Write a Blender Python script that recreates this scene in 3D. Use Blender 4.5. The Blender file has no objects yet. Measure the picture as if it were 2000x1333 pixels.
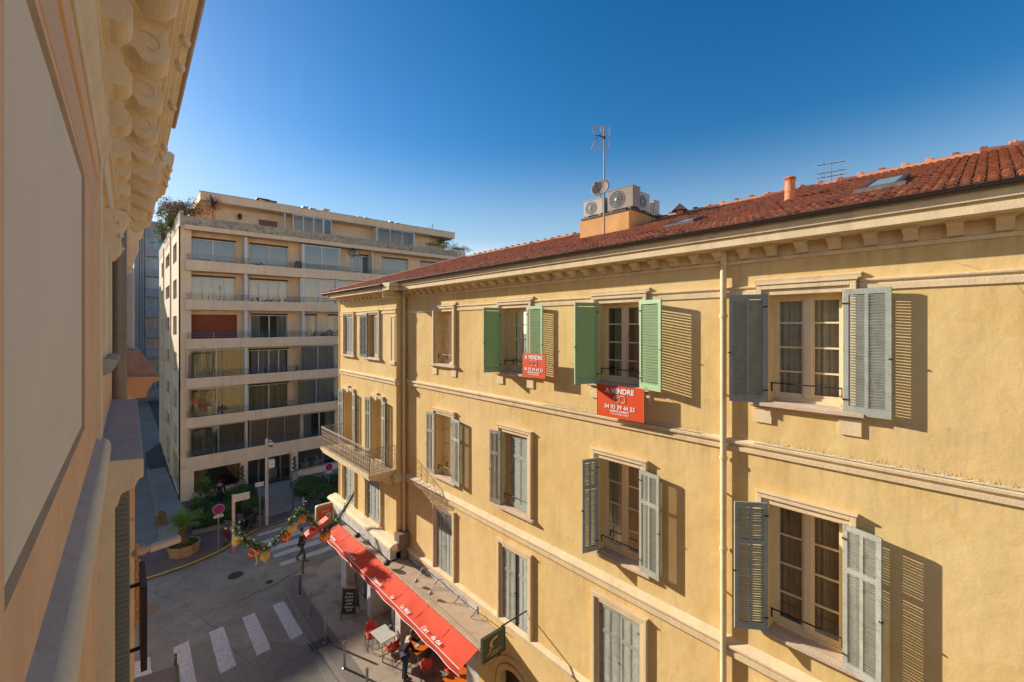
import bpy, bmesh, math, random
from mathutils import Vector, Matrix
random.seed(11)
R = math.radians
scn = bpy.context.scene
COL = scn.collection
# ---------------------------------------------------------------- camera
F, HX, HY = 847.0, 1000.0, 640.0
AZ = math.atan2(765, F)
SA, CA = math.sin(AZ), math.cos(AZ)
cam = bpy.data.cameras.new('camera'); camo = bpy.data.objects.new('camera', cam); COL.objects.link(camo)
cam.sensor_width = 36; cam.lens = F/2000*36; cam.shift_y = -26.5/2000
cam.clip_start = 0.03; cam.clip_end = 3000
camo.rotation_euler = (math.pi/2, 0, -AZ)
scn.camera = camo
# ---------------------------------------------------------------- light
SUN = Vector((-1, 2.4, .95)).normalized()
w = bpy.data.worlds.new('World'); scn.world = w; w.use_nodes = True
wn = w.node_tree; bg = wn.nodes['Background']
sky = wn.nodes.new('ShaderNodeTexSky'); sky.sky_type = 'NISHITA'; sky.sun_disc = False
sky.sun_elevation = math.asin(SUN.z); sky.sun_rotation = math.atan2(SUN.x, SUN.y)
sky.altitude = 0; sky.air_density = 1.0; sky.dust_density = .45; sky.ozone_density = 3.5
hs = wn.nodes.new('ShaderNodeHueSaturation'); hs.inputs['Saturation'].default_value = 1.28; gm = wn.nodes.new('ShaderNodeGamma'); gm.inputs[1].default_value = 1.1; wn.links.new(sky.outputs[0], gm.inputs[0]); wn.links.new(gm.outputs[0], hs.inputs['Color'])
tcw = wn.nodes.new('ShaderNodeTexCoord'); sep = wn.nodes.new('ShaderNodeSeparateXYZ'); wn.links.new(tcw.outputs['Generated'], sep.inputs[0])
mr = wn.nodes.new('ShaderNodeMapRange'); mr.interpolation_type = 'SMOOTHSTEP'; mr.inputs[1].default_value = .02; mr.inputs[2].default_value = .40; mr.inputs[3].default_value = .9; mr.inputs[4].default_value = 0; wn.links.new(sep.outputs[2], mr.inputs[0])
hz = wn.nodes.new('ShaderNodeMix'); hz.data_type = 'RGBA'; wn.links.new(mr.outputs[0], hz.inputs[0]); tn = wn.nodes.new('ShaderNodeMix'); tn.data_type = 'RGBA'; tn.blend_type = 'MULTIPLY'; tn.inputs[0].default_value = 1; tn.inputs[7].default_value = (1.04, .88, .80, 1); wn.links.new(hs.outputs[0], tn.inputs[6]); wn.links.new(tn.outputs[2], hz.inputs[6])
cr = wn.nodes.new('ShaderNodeValToRGB'); cr.color_ramp.elements.new(.5)     # pale haze higher up; out-of-view warm horizon band added to warm the shade
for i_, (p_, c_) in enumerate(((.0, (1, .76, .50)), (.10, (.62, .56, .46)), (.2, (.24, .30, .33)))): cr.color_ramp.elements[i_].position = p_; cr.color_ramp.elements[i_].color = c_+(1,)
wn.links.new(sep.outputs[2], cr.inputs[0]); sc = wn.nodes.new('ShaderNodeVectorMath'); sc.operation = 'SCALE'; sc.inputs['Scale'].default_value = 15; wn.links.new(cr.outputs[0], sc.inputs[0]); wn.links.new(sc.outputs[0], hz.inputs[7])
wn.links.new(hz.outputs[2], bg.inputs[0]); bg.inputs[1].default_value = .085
sl = bpy.data.lights.new('sun', 'SUN'); so = bpy.data.objects.new('sun', sl); COL.objects.link(so)
sl.energy = 3.7; sl.angle = R(.5); sl.color = (1, .9, .76)
so.rotation_euler = (-SUN).to_track_quat('-Z', 'Y').to_euler(); so.location = SUN*60
scn.view_settings.view_transform = 'Standard'; scn.view_settings.look = 'None'
scn.view_settings.exposure = 1.0; scn.view_settings.gamma = 1
scn.render.engine = 'CYCLES'; scn.cycles.caustics_reflective = False; scn.cycles.max_bounces = 10; scn.cycles.diffuse_bounces = 6
# ---------------------------------------------------------------- photo point -> world point
GZ = -12.2
def ray(px, py):
    u = (px-HX)/F
    return SA+CA*u, CA-SA*u, (HY-py)/F           # X, Y, Z per unit of depth
def onX(px, py, X=8.0):
    a, b, c = ray(px, py); d = X/a; return (X, b*d, c*d)
def onY(px, py, Y):
    a, b, c = ray(px, py); d = Y/b; return (a*d, Y, c*d)
def onZ(px, py, Z=GZ):
    a, b, c = ray(px, py); d = Z/c; return (a*d, b*d, Z)
# ---------------------------------------------------------------- mesh builder
WARP = [None]
class MB:
    def __init__(s): s.v = []; s.f = []; s.m = []
    def poly(s, pts, mi=0):
        n = len(s.v); s.v += [tuple(p) for p in pts]; s.f.append(tuple(range(n, n+len(pts)))); s.m.append(mi)
    def faces(s, vs, fs, mi=0):
        n = len(s.v); s.v += [tuple(p) for p in vs]
        for f in fs: s.f.append(tuple(n+i for i in f)); s.m.append(mi)
    def box(s, x0, y0, z0, x1, y1, z1, mi=0):
        if x0 > x1: x0, x1 = x1, x0
        if y0 > y1: y0, y1 = y1, y0
        if z0 > z1: z0, z1 = z1, z0
        s.faces([(x0,y0,z0),(x1,y0,z0),(x1,y1,z0),(x0,y1,z0),(x0,y0,z1),(x1,y0,z1),(x1,y1,z1),(x0,y1,z1)],
                [(0,3,2,1),(4,5,6,7),(0,1,5,4),(1,2,6,5),(2,3,7,6),(3,0,4,7)], mi)
    def obox(s, o, a, b, c, mi=0):                # o corner, a,b,c edge vectors
        o, a, b, c = map(Vector, (o, a, b, c))
        vs = [o, o+a, o+a+b, o+b, o+c, o+a+c, o+a+b+c, o+b+c]
        fs = [(0,3,2,1),(4,5,6,7),(0,1,5,4),(1,2,6,5),(2,3,7,6),(3,0,4,7)]
        if a.cross(b).dot(c) < 0: fs = [tuple(reversed(f)) for f in fs]
        s.faces(vs, fs, mi)
    def prism(s, prof, fn, t0, t1, mi=0, caps=True):   # prof: 2d pts; fn(p,t)->3d
        n = len(prof)
        vs = [fn(p, t0) for p in prof]+[fn(p, t1) for p in prof]
        fs = [(i, (i+1) % n, n+(i+1) % n, n+i) for i in range(n)]
        if caps: fs += [tuple(reversed(range(n))), tuple(range(n, 2*n))]
        s.faces(vs, fs, mi)
    def tube(s, pts, r, n=8, mi=0, closed=False, caps=True):
        pts = [Vector(p) for p in pts]; m = len(pts); rs = r if isinstance(r, (list, tuple)) else [r]*m
        vs = []; prev = None
        for i, p in enumerate(pts):
            if closed: t = pts[(i+1) % m]-pts[i-1]
            else: t = pts[min(i+1, m-1)]-pts[max(i-1, 0)]
            if t.length < 1e-9: t = Vector((0,0,1))
            t.normalize()
            if prev is None:
                a = Vector((0,0,1)) if abs(t.z) < .9 else Vector((1,0,0))
                u = t.cross(a).normalized()
            else:
                u = (prev-t*prev.dot(t))
                u = u.normalized() if u.length > 1e-6 else t.orthogonal().normalized()
            prev = u; v = t.cross(u)
            for k in range(n):
                an = 2*math.pi*k/n; vs.append(p+(u*math.cos(an)+v*math.sin(an))*rs[i])
        fs = []
        for i in range(m if closed else m-1):
            j = (i+1) % m
            for k in range(n):
                fs.append((i*n+k, i*n+(k+1) % n, j*n+(k+1) % n, j*n+k))
        if caps and not closed: fs += [tuple(reversed(range(n))), tuple(range((m-1)*n, m*n))]
        s.faces(vs, fs, mi)
    def lathe(s, prof, c=(0,0,0), n=16, mi=0, fn=None):     # prof (r,z)
        vs = []
        for r, z in prof:
            for k in range(n):
                an = 2*math.pi*k/n; p = (c[0]+r*math.cos(an), c[1]+r*math.sin(an), c[2]+z)
                vs.append(fn(p) if fn else p)
        fs = []
        for i in range(len(prof)-1):
            for k in range(n): fs.append((i*n+k, i*n+(k+1) % n, (i+1)*n+(k+1) % n, (i+1)*n+k))
        fs += [tuple(reversed(range(n))), tuple(range((len(prof)-1)*n, len(prof)*n))]
        s.faces(vs, fs, mi)
    def ball(s, c, r, n=10, m=7, mi=0):
        rx, ry, rz = r if isinstance(r, (list, tuple)) else (r, r, r)
        pr = [(max(math.sin(math.pi*i/m), .02), -math.cos(math.pi*i/m)) for i in range(m+1)]
        vs = [];
        for a, z in pr:
            for k in range(n):
                an = 2*math.pi*k/n; vs.append((c[0]+rx*a*math.cos(an), c[1]+ry*a*math.sin(an), c[2]+rz*z))
        fs = [(i*n+k, i*n+(k+1) % n, (i+1)*n+(k+1) % n, (i+1)*n+k) for i in range(m) for k in range(n)]
        s.faces(vs, fs, mi)
    def leaf(s, c, size, mi=0, up=.3, asp=.55):
        d = Vector((random.gauss(0,1), random.gauss(0,1), random.gauss(0,1)+up)).normalized()
        a = d.orthogonal().normalized(); a.rotate(Matrix.Rotation(random.uniform(0, 6.28), 3, d)); b = d.cross(a)
        c = Vector(c); a = a*size; b = b*size*asp
        s.poly([c-a, c-b*.8, c+a, c+b*.8], mi)
    def build(s, name, mat, parent=None, smooth=False, local=False, bevel=0):
        vs = s.v
        if WARP[0]: vs = [WARP[0](p) for p in vs]
        loc = Vector((0,0,0))
        if parent is not None:
            if not local:
                off = Vector(parent.get('_o', (0,0,0))); vs = [Vector(p)-off for p in vs]
        else:
            xs = [p[0] for p in vs]; ys = [p[1] for p in vs]; zs = [p[2] for p in vs]
            if not local:
                loc = Vector(((min(xs)+max(xs))/2, (min(ys)+max(ys))/2, min(zs))); vs = [Vector(p)-loc for p in vs]
        me = bpy.data.meshes.new(name); me.from_pydata([tuple(p) for p in vs], [], s.f)
        mats = mat if isinstance(mat, (list, tuple)) else [mat]
        for m_ in mats: me.materials.append(m_)
        if len(mats) > 1: me.polygons.foreach_set('material_index', s.m)
        if smooth: me.polygons.foreach_set('use_smooth', [True]*len(s.f))
        me.update()
        o = bpy.data.objects.new(name, me); COL.objects.link(o); o.location = loc
        if smooth: 
            try: me.set_sharp_from_angle(angle=R(40))
            except Exception: pass
        if parent is not None:
            o.parent = parent; o['_o'] = list(parent.get('_o', (0,0,0)))
        else: o['_o'] = list(loc)
        if bevel:
            b = o.modifiers.new('bevel', 'BEVEL'); b.width = bevel; b.segments = 2; b.limit_method = 'ANGLE'
        return o
def tag(o, label, cat, group=None, kind=None):
    if label: o['label'] = label
    if cat: o['category'] = cat
    if group: o['group'] = group
    if kind: o['kind'] = kind
    return o
def thing(name, label, cat, loc=(0,0,0), rz=0, group=None):
    o = bpy.data.objects.new(name, None); COL.objects.link(o); o.empty_display_size = .2
    o.location = loc; o.rotation_euler = (0, 0, rz); o['_o'] = list(loc)
    return tag(o, label, cat, group)
def lthing(name, label, cat, group=None):          # built round its own origin, placed afterwards
    return thing(name, label, cat, (0,0,0), 0, group)
def dup(root, loc, rz=0, label=None):
    r = root.copy(); COL.objects.link(r); r.location = loc; r.rotation_euler = (0, 0, rz)
    if label: r['label'] = label
    for ch in list(root.children):
        c = ch.copy(); COL.objects.link(c); c.parent = r
        for g in list(ch.children):
            d = g.copy(); COL.objects.link(d); d.parent = c
    return r
def struct(name, mb, mat, **k):
    o = mb.build(name, mat, None, **k); o['kind'] = 'structure'; return o
# ---------------------------------------------------------------- materials
def mk(name):
    m = bpy.data.materials.new(name); m.use_nodes = True; return m, m.node_tree.nodes, m.node_tree.links, m.node_tree.nodes['Principled BSDF']
def hexc(c): return tuple(c)+(1,)
def noise(n, l, co, scale, detail=4, rough=.55, mapping=None):
    t = n.new('ShaderNodeTexNoise'); t.inputs['Scale'].default_value = scale; t.inputs['Detail'].default_value = detail; t.inputs['Roughness'].default_value = rough
    if mapping:
        mp = n.new('ShaderNodeMapping'); mp.inputs['Scale'].default_value = mapping; l.new(co, mp.inputs[0]); co = mp.outputs[0]
    l.new(co, t.inputs['Vector']); return t.outputs['Fac']
def ramp(n, l, fac, stops):
    r = n.new('ShaderNodeValToRGB'); e = r.color_ramp.elements
    while len(e) < len(stops): e.new(.5)
    for i, (p, c) in enumerate(stops): e[i].position = p; e[i].color = hexc(c)
    l.new(fac, r.inputs[0]); return r.outputs[0]
def mix(n, l, fac, a, b, mode='MIX'):
    x = n.new('ShaderNodeMix'); x.data_type = 'RGBA'; x.blend_type = mode
    for s, i in ((fac, 0), (a, 6), (b, 7)):
        if hasattr(s, 'is_linked') or hasattr(s, 'links'): l.new(s, x.inputs[i])
        elif isinstance(s, (int, float)): x.inputs[i].default_value = s
        else: x.inputs[i].default_value = hexc(s)
    return x.outputs[2]
def M(name, col, rough=.8, var=.12, scale=2.0, bump=.0, bscale=40, metal=0, spec=.3, streak=0, dirt=None, coarse=0, coat=0):
    m, n, l, b = mk(name)
    co = n.new('ShaderNodeTexCoord').outputs['Object']
    c = tuple(col)
    f = noise(n, l, co, scale, 5)
    cc = ramp(n, l, f, [(.3, tuple(x*(1-var) for x in c)), (.7, tuple(min(1, x*(1+var)) for x in c))])
    f2 = noise(n, l, co, scale*11, 3)
    cc = mix(n, l, .35, cc, ramp(n, l, f2, [(.3, tuple(x*(1-var) for x in c)), (.7, tuple(min(1, x*(1+var)) for x in c))]))
    if streak:
        f3 = noise(n, l, co, 1.0, 5, .6, (5, 5, .35))
        cc = mix(n, l, ramp(n, l, f3, [(.5, (0,0,0)), (.72, (streak*.8,)*3)]), cc, tuple(x*.55 for x in c))
    if dirt:
        f4 = noise(n, l, co, scale*2.3, 8, .7)
        cc = mix(n, l, ramp(n, l, f4, [(.5, (0,0,0)), (.62, (.9,)*3)]), cc, dirt)
    l.new(cc, b.inputs['Base Color'])
    b.inputs['Roughness'].default_value = rough; b.inputs['Metallic'].default_value = metal
    b.inputs['Specular IOR Level'].default_value = spec
    if coat: b.inputs['Coat Weight'].default_value = coat
    if bump or coarse:
        bn = None
        if bump:
            bp = n.new('ShaderNodeBump'); bp.inputs['Strength'].default_value = bump; bp.inputs['Distance'].default_value = .02
            l.new(noise(n, l, co, bscale, 5), bp.inputs['Height']); bn = bp.outputs[0]
        if coarse:
            b2 = n.new('ShaderNodeBump'); b2.inputs['Strength'].default_value = coarse; b2.inputs['Distance'].default_value = .12
            l.new(noise(n, l, co, 1.7, 3), b2.inputs['Height'])
            if bn: l.new(bn, b2.inputs['Normal'])
            bn = b2.outputs[0]
        l.new(bn, b.inputs['Normal'])
    return m
def glassmat(name, tint=(.8,.85,.9), refl=.35, rough=.02):
    m, n, l, b = mk(name); n.remove(b)
    out = n['Material Output']
    g = n.new('ShaderNodeBsdfGlossy'); g.inputs['Roughness'].default_value = rough; g.inputs['Color'].default_value = (1,1,1,1)
    t = n.new('ShaderNodeBsdfTransparent'); t.inputs['Color'].default_value = hexc(tint)
    fr = n.new('ShaderNodeFresnel'); fr.inputs['IOR'].default_value = 1.52
    ad = n.new('ShaderNodeMath'); ad.operation = 'ADD'; ad.use_clamp = True; ad.inputs[1].default_value = refl; l.new(fr.outputs[0], ad.inputs[0])
    mx = n.new('ShaderNodeMixShader'); l.new(ad.outputs[0], mx.inputs[0]); l.new(t.outputs[0], mx.inputs[1]); l.new(g.outputs[0], mx.inputs[2])
    co = n.new('ShaderNodeTexCoord').outputs['Object']
    bp = n.new('ShaderNodeBump'); bp.inputs['Strength'].default_value = .02; l.new(noise(n, l, co, 1.5, 1), bp.inputs['Height']); l.new(bp.outputs[0], g.inputs['Normal'])
    l.new(mx.outputs[0], out.inputs[0]); return m
m, n, l, b = mk('yellow_render')                      # the ochre stucco
co = n.new('ShaderNodeTexCoord').outputs['Object']
c1 = ramp(n, l, noise(n, l, co, .55, 6, .6), [(.3, (.63,.435,.16)), (.5, (.71,.52,.21)), (.7, (.76,.60,.285))])
c2 = ramp(n, l, noise(n, l, co, 3.2, 8, .65, (1,1,.6)), [(.25, (.61,.40,.16)), (.55, (.71,.50,.22)), (.8, (.78,.59,.31))])
c3 = mix(n, l, .5, c1, c2)
st = ramp(n, l, noise(n, l, co, 1.0, 6, .65, (6,6,.5)), [(.52, (0,0,0)), (.82, (.4,.4,.4))])
c3 = mix(n, l, st, c3, (.46,.30,.15))
vo = n.new('ShaderNodeTexVoronoi'); vo.feature = 'DISTANCE_TO_EDGE'; vo.inputs['Scale'].default_value = .42       # hairline cracks
dn = n.new('ShaderNodeTexNoise'); dn.inputs['Scale'].default_value = 1.3; dn.inputs['Detail'].default_value = 8; l.new(co, dn.inputs['Vector'])
va = n.new('ShaderNodeMix'); va.data_type = 'VECTOR'; va.inputs[0].default_value = .35; l.new(co, va.inputs[4]); l.new(dn.outputs['Color'], va.inputs[5]); l.new(va.outputs[1], vo.inputs['Vector'])
ck = ramp(n, l, vo.outputs[0], [(.0, (.5,.5,.5)), (.004, (0,0,0))]); mk_ = ramp(n, l, noise(n, l, co, .3, 3), [(.52, (0,0,0)), (.6, (1,1,1))])
ckm = mix(n, l, 1.0, ck, mk_, 'MULTIPLY'); c3 = mix(n, l, ckm, c3, (.30,.19,.09))
sx_ = n.new('ShaderNodeSeparateXYZ'); l.new(co, sx_.inputs[0]); tot = None       # rain streaks hanging below sills and string courses
for zt_, dz_ in ((-2.12, .55), (-5.74, .6), (-8.3, .3), (-1.3, .4), (1.1, .35), (-5.05, .35)):
    a1 = n.new('ShaderNodeMapRange'); a1.inputs[1].default_value = zt_+12.2-dz_; a1.inputs[2].default_value = zt_+12.2; l.new(sx_.outputs[2], a1.inputs[0])
    a2 = n.new('ShaderNodeMath'); a2.operation = 'LESS_THAN'; a2.inputs[1].default_value = zt_+12.2; l.new(sx_.outputs[2], a2.inputs[0])
    a3 = n.new('ShaderNodeMath'); a3.operation = 'MULTIPLY'; l.new(a1.outputs[0], a3.inputs[0]); l.new(a2.outputs[0], a3.inputs[1])
    if tot is None: tot = a3.outputs[0]
    else: a4 = n.new('ShaderNodeMath'); a4.operation = 'MAXIMUM'; l.new(tot, a4.inputs[0]); l.new(a3.outputs[0], a4.inputs[1]); tot = a4.outputs[0]
sn_ = ramp(n, l, noise(n, l, co, 1.0, 5, .6, (9, 9, .25)), [(.47, (0,0,0)), (.7, (.5,.5,.5))]); sm_ = n.new('ShaderNodeMath'); sm_.operation = 'MULTIPLY'; l.new(tot, sm_.inputs[0]); l.new(sn_, sm_.inputs[1])
c3 = mix(n, l, sm_.outputs[0], c3, (.38,.26,.13))
v2 = n.new('ShaderNodeTexVoronoi'); v2.inputs['Scale'].default_value = .5; l.new(va.outputs[1], v2.inputs['Vector'])          # patch repairs
pr_ = ramp(n, l, v2.outputs['Color'], [(.70, (0,0,0)), (.74, (.22,.22,.22))]); c3 = mix(n, l, pr_, c3, (.80,.62,.36))
l.new(c3, b.inputs['Base Color']); b.inputs['Roughness'].default_value = .92; b.inputs['Specular IOR Level'].default_value = .15
b1 = n.new('ShaderNodeBump'); b1.inputs['Strength'].default_value = .35; b1.inputs['Distance'].default_value = .012; l.new(noise(n, l, co, 26, 6, .7), b1.inputs['Height'])
b2 = n.new('ShaderNodeBump'); b2.inputs['Strength'].default_value = .4; b2.inputs['Distance'].default_value = .06; l.new(noise(n, l, co, 1.6, 3), b2.inputs['Height']); l.new(b1.outputs[0], b2.inputs['Normal'])
l.new(b2.outputs[0], b.inputs['Normal']); YEL = m
TRIM = M('cream_trim', (.72,.57,.35), .85, .12, 2.5, .3, 50, streak=.5)
TRIMP = M('pale_trim', (.80,.67,.44), .85, .1, 2.5, .25, 50, streak=.3)
SILL = M('sill_stone', (.60,.47,.34), .85, .15, 3, .4, 50)
GSH = M('sage_green_paint', (.30,.44,.25), .5, .06, 3, .05, 60)
WSH = M('weathered_grey_green_paint', (.33,.35,.30), .75, .15, 4, .4, 70, dirt=(.28,.285,.24), streak=.3)
WSH2 = M('weathered_pale_paint', (.37,.38,.32), .75, .2, 4, .5, 70, dirt=(.27,.26,.22), streak=.6)
CREAMW = M('cream_window_paint', (.74,.61,.40), .55, .08, 5, .1, 60)
GLASS = glassmat('window_glass', (.72,.76,.76), .06)
GLASSB = glassmat('terrace_glass', (.66,.68,.68), .04)
GLASST = glassmat('sky_reflecting_glass', (.42,.50,.58), .10)
CURT = M('net_curtain', (.62,.58,.44), .95, .2, 6)
CURTD = M('dark_curtain', (.30,.26,.19), .95, .3, 6)
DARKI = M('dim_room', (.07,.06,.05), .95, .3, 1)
IRON = M('dark_iron', (.05,.045,.04), .5, .2, 8, metal=.6)
STEEL = M('dull_steel', (.26,.25,.23), .6, .15, 5, metal=.2)
IRONL = M('worn_pale_iron', (.42,.36,.28), .6, .2, 8, .2)
GUT = M('brown_gutter', (.055,.043,.035), .35, .2, 3, metal=.3, spec=.6)
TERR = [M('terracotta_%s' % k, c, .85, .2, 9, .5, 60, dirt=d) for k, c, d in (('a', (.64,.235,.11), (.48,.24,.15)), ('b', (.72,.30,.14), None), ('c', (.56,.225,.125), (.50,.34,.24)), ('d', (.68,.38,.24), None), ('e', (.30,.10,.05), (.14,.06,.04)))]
OCHRE = M('ochre_plinth', (.62,.34,.13), .9, .2, 2, .4, 30, streak=.4)
ACW = M('aged_white_metal', (.40,.37,.33), .5, .1, 3, .05, spec=.5)
DGREY = M('dark_grey', (.06,.055,.05), .6, .2, 6)
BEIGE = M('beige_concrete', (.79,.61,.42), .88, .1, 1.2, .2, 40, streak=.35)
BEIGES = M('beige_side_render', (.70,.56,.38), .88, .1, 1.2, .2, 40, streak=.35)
PARG = M('lichen_grey_parapet', (.46,.38,.28), .9, .25, 2, .3, 30, dirt=(.2,.19,.15))
METW = M('white_aluminium', (.62,.62,.6), .4, .05, 3, spec=.5)
METG = M('grey_rail_metal', (.34,.34,.34), .35, .1, 5, metal=.7)
REDBL = M('red_brown_blind', (.26,.075,.04), .8, .1, 2)
CURTW = M('pale_curtain', (.55,.55,.52), .9, .15, 5)
CURTY = M('yellow_curtain', (.60,.52,.28), .9, .2, 5)
BLINDP = M('pinkish_blind', (.42,.35,.31), .85, .08, 3)
GREENGL = M('frosted_green_glass', (.33,.36,.30), .25, .1, 2, spec=.6)
ASPH = M('asphalt', (.30,.28,.225), .9, .28, .6, .35, 90, dirt=(.25,.23,.185))
WHITEP = M('worn_white_paint', (.66,.64,.60), .8, .12, 4, .2, 90, dirt=(.42,.40,.37))
YELP = M('worn_yellow_paint', (.66,.47,.06), .8, .2, 2, .2, 90, dirt=(.28,.21,.07))
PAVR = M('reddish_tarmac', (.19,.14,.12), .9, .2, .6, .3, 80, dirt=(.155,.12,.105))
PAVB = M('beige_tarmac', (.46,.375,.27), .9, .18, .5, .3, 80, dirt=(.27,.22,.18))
PAVG = M('grey_paving', (.38,.335,.27), .85, .12, .8, .2, 40)
KERB = M('granite_kerb', (.27,.23,.20), .85, .2, 3, .3, 50)
def brickmat(name, c1, c2, cm, sx, bw=.5, rh=.25, ms=.02):
    m, n, l, b = mk(name); co = n.new('ShaderNodeTexCoord').outputs['Object']
    t = n.new('ShaderNodeTexBrick'); t.inputs['Scale'].default_value = sx; t.inputs['Color1'].default_value = hexc(c1); t.inputs['Color2'].default_value = hexc(c2); t.inputs['Mortar'].default_value = hexc(cm)
    t.inputs['Brick Width'].default_value = bw; t.inputs['Row Height'].default_value = rh; t.inputs['Mortar Size'].default_value = ms
    l.new(co, t.inputs['Vector']); cc = mix(n, l, .5, t.outputs[0], ramp(n, l, noise(n, l, co, 3, 5), [(.3, tuple(x*.75 for x in c1)), (.7, c2)]))
    l.new(cc, b.inputs['Base Color']); b.inputs['Roughness'].default_value = .9; return m
COBB = brickmat('sett_paving', (.27,.23,.19), (.22,.19,.16), (.12,.10,.09), 4.5)
SLAB = brickmat('slab_paving', (.42,.37,.30), (.37,.33,.27), (.23,.2,.17), 1.0, .6, .6, .01)
PEACH = M('peach_paint', (.82,.54,.31), .8, .08, 2.5, .2, 120, streak=.25)
PANEL = M('panel_cream_render', (.82,.74,.58), .92, .05, 3, .25, 230)
STONE = M('cream_stucco_moulding', (.82,.69,.48), .85, .1, 2.5, .25, 45, streak=.3)
STONED = M('dusty_ledge', (.47,.40,.34), .9, .1, 5, .3, 60, dirt=(.40,.33,.28))
ZINC = M('grey_zinc', (.24,.22,.18), .5, .15, 2, .1, metal=.5)
SHADE_SH = M('grey_green_shutter', (.25,.25,.19), .6, .1, 3)
BLUEGR = M('blue_grey_render', (.33,.36,.38), .9, .12, .5, .2, 20, streak=.6)
RED = M('red_canvas', (.72,.085,.038), .8, .08, 1.2, .15, 60)
REDD = M('deep_red_valance', (.60,.06,.025), .8, .08, 1.2, .1, 60)
WHITE = M('white_lettering', (.8,.78,.76), .6, .02)
SIGNR = M('orange_red_board', (.68,.075,.012), .5, .04, 2, spec=.4)
CANB = M('beige_canopy_top', (.52,.40,.28), .9, .12, 1.5, .3, 30, dirt=(.42,.32,.22))
BAND = M('white_painted_band', (.55,.53,.50), .8, .12, 1.5, .2, 30, dirt=(.36,.33,.30))
LEAF = [M('leaf_%s' % k, c, .6, .3, 4) for k, c in (('dark', (.04,.085,.022)), ('mid', (.075,.14,.035)), ('light', (.18,.24,.04)))]
LEAFR = [M('leaf_%s' % k, c, .7, .3, 4) for k, c in (('russet', (.27,.12,.07)), ('olive', (.20,.18,.06)), ('dry', (.34,.23,.13)), ('bright', (.38,.42,.06)))]
BARK = M('bark', (.13,.09,.06), .95, .3, 12, .6, 30)
def rings():
    pass
# ---------------------------------------------------------------- helpers for walls
def wall_grid(mb, fn, a0, a1, z0, z1, holes, depth):
    """rectangle a0..a1 x z0..z1 with rectangular holes (a,b,zlo,zhi[,depth]); fn(a,z,w) -> point, w = depth inward"""
    A = sorted(set([a0, a1]+[h[0] for h in holes]+[h[1] for h in holes])); Z = sorted(set([z0, z1]+[h[2] for h in holes]+[h[3] for h in holes]))
    A = [a for a in A if a0 <= a <= a1]; Z = [z for z in Z if z0 <= z <= z1]
    for i in range(len(A)-1):
        for j in range(len(Z)-1):
            ca, cz = (A[i]+A[i+1])/2, (Z[j]+Z[j+1])/2
            if any(h[0] < ca < h[1] and h[2] < cz < h[3] for h in holes): continue
            mb.poly([fn(A[i], Z[j], 0), fn(A[i+1], Z[j], 0), fn(A[i+1], Z[j+1], 0), fn(A[i], Z[j+1], 0)])
    for h in holes:
        a, b, c, d = h[:4]; dp = h[4] if len(h) > 4 else depth
        for p, q in (((a, c), (b, c)), ((b, c), (b, d)), ((b, d), (a, d)), ((a, d), (a, c))):
            mb.poly([fn(p[0], p[1], 0), fn(q[0], q[1], 0), fn(q[0], q[1], dp), fn(p[0], p[1], dp)])
def text_mb(mb, s, size, origin, ux, uy, depth=.004, align='CENTER', mi=0, shear=0, bold=0):
    cu = bpy.data.curves.new('t', 'FONT'); cu.body = s; cu.size = size; cu.align_x = align; cu.align_y = 'CENTER'; cu.shear = shear; cu.resolution_u = 3; cu.offset = bold
    o = bpy.data.objects.new('t', cu); COL.objects.link(o); bpy.context.view_layer.update()
    dg = bpy.context.evaluated_depsgraph_get(); me = bpy.data.meshes.new_from_object(o.evaluated_get(dg))
    O, U, V = Vector(origin), Vector(ux), Vector(uy); N = U.cross(V).normalized()
    vs = [O+U*v.co.x+V*v.co.y+N*depth for v in me.vertices]
    mb.faces(vs, [tuple(p.vertices) for p in me.polygons], mi)
    bpy.data.objects.remove(o); bpy.data.curves.remove(cu); bpy.data.meshes.remove(me)
# ================================================================ YELLOW BUILDING
D, DP, YC, YE, YS = 8.0, 7.64, 14.9, 20.4, -26.0       # main plane, projecting plane, step, far corner, near end
yb = thing('yellow_building', 'long ochre stucco town house with louvered shutters and red tiled roof', 'building', (11, 8, GZ))
H3, H2, H1 = (-1.22, .53), (-4.98, -2.92), (-8.22, -6.14)
WY = {'A': (11.72, 12.68), 'B': (8.22, 9.24), 'C': (4.88, 5.92), 'D': (1.49, 2.48), 'E': (-1.9, -.9), 'F': (-5.3, -4.3), 'G': (-8.7, -7.7)}
fm = lambda a, z, w: (D+w, a, z)
fp = lambda a, z, w: (DP+w, a, z)
holes = []
for k, (a, b_) in WY.items():
    for lo, hi in (H3, H2, H1): holes.append((a, b_, lo, hi))
holes.append((8.1, 9.4, GZ, -9.35, .45))                 # arched doorway (arch built as part)
mb = MB(); up = [h for h in holes if h[3] > -9]; wall_grid(mb, fm, YS, YC, -8.4, 1.6, up, .24)
wall_grid(mb, fm, YS, 10.35, GZ-.2, -8.4, [holes[-1]], .45); mb.poly([(D, 10.35, GZ), (9.2, 10.35, GZ), (9.2, 10.35, -8.4), (D, 10.35, -8.4)])
hp = [(18.86, 19.82, H3[0], H3[1]), (16.36, 17.3, H3[0], H3[1]), (18.86, 19.9, -5.3, -2.87), (16.0, 16.95, -5.3, -2.87), (18.75, 19.95, -7.85, -6.14), (16.2, 17.45, -7.85, -6.14)]
wall_grid(mb, fp, YC, YE, -8.4, 1.6, hp, .24)
mb.poly([(D, YC, -8.4), (DP, YC, -8.4), (DP, YC, 1.6), (D, YC, 1.6)])
mb.poly([(DP, YE, -8.4), (DP+.5, YE+.9, -8.4), (DP+.5, YE+.9, 1.6), (DP, YE, 1.6)])   # chamfered far corner
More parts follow.
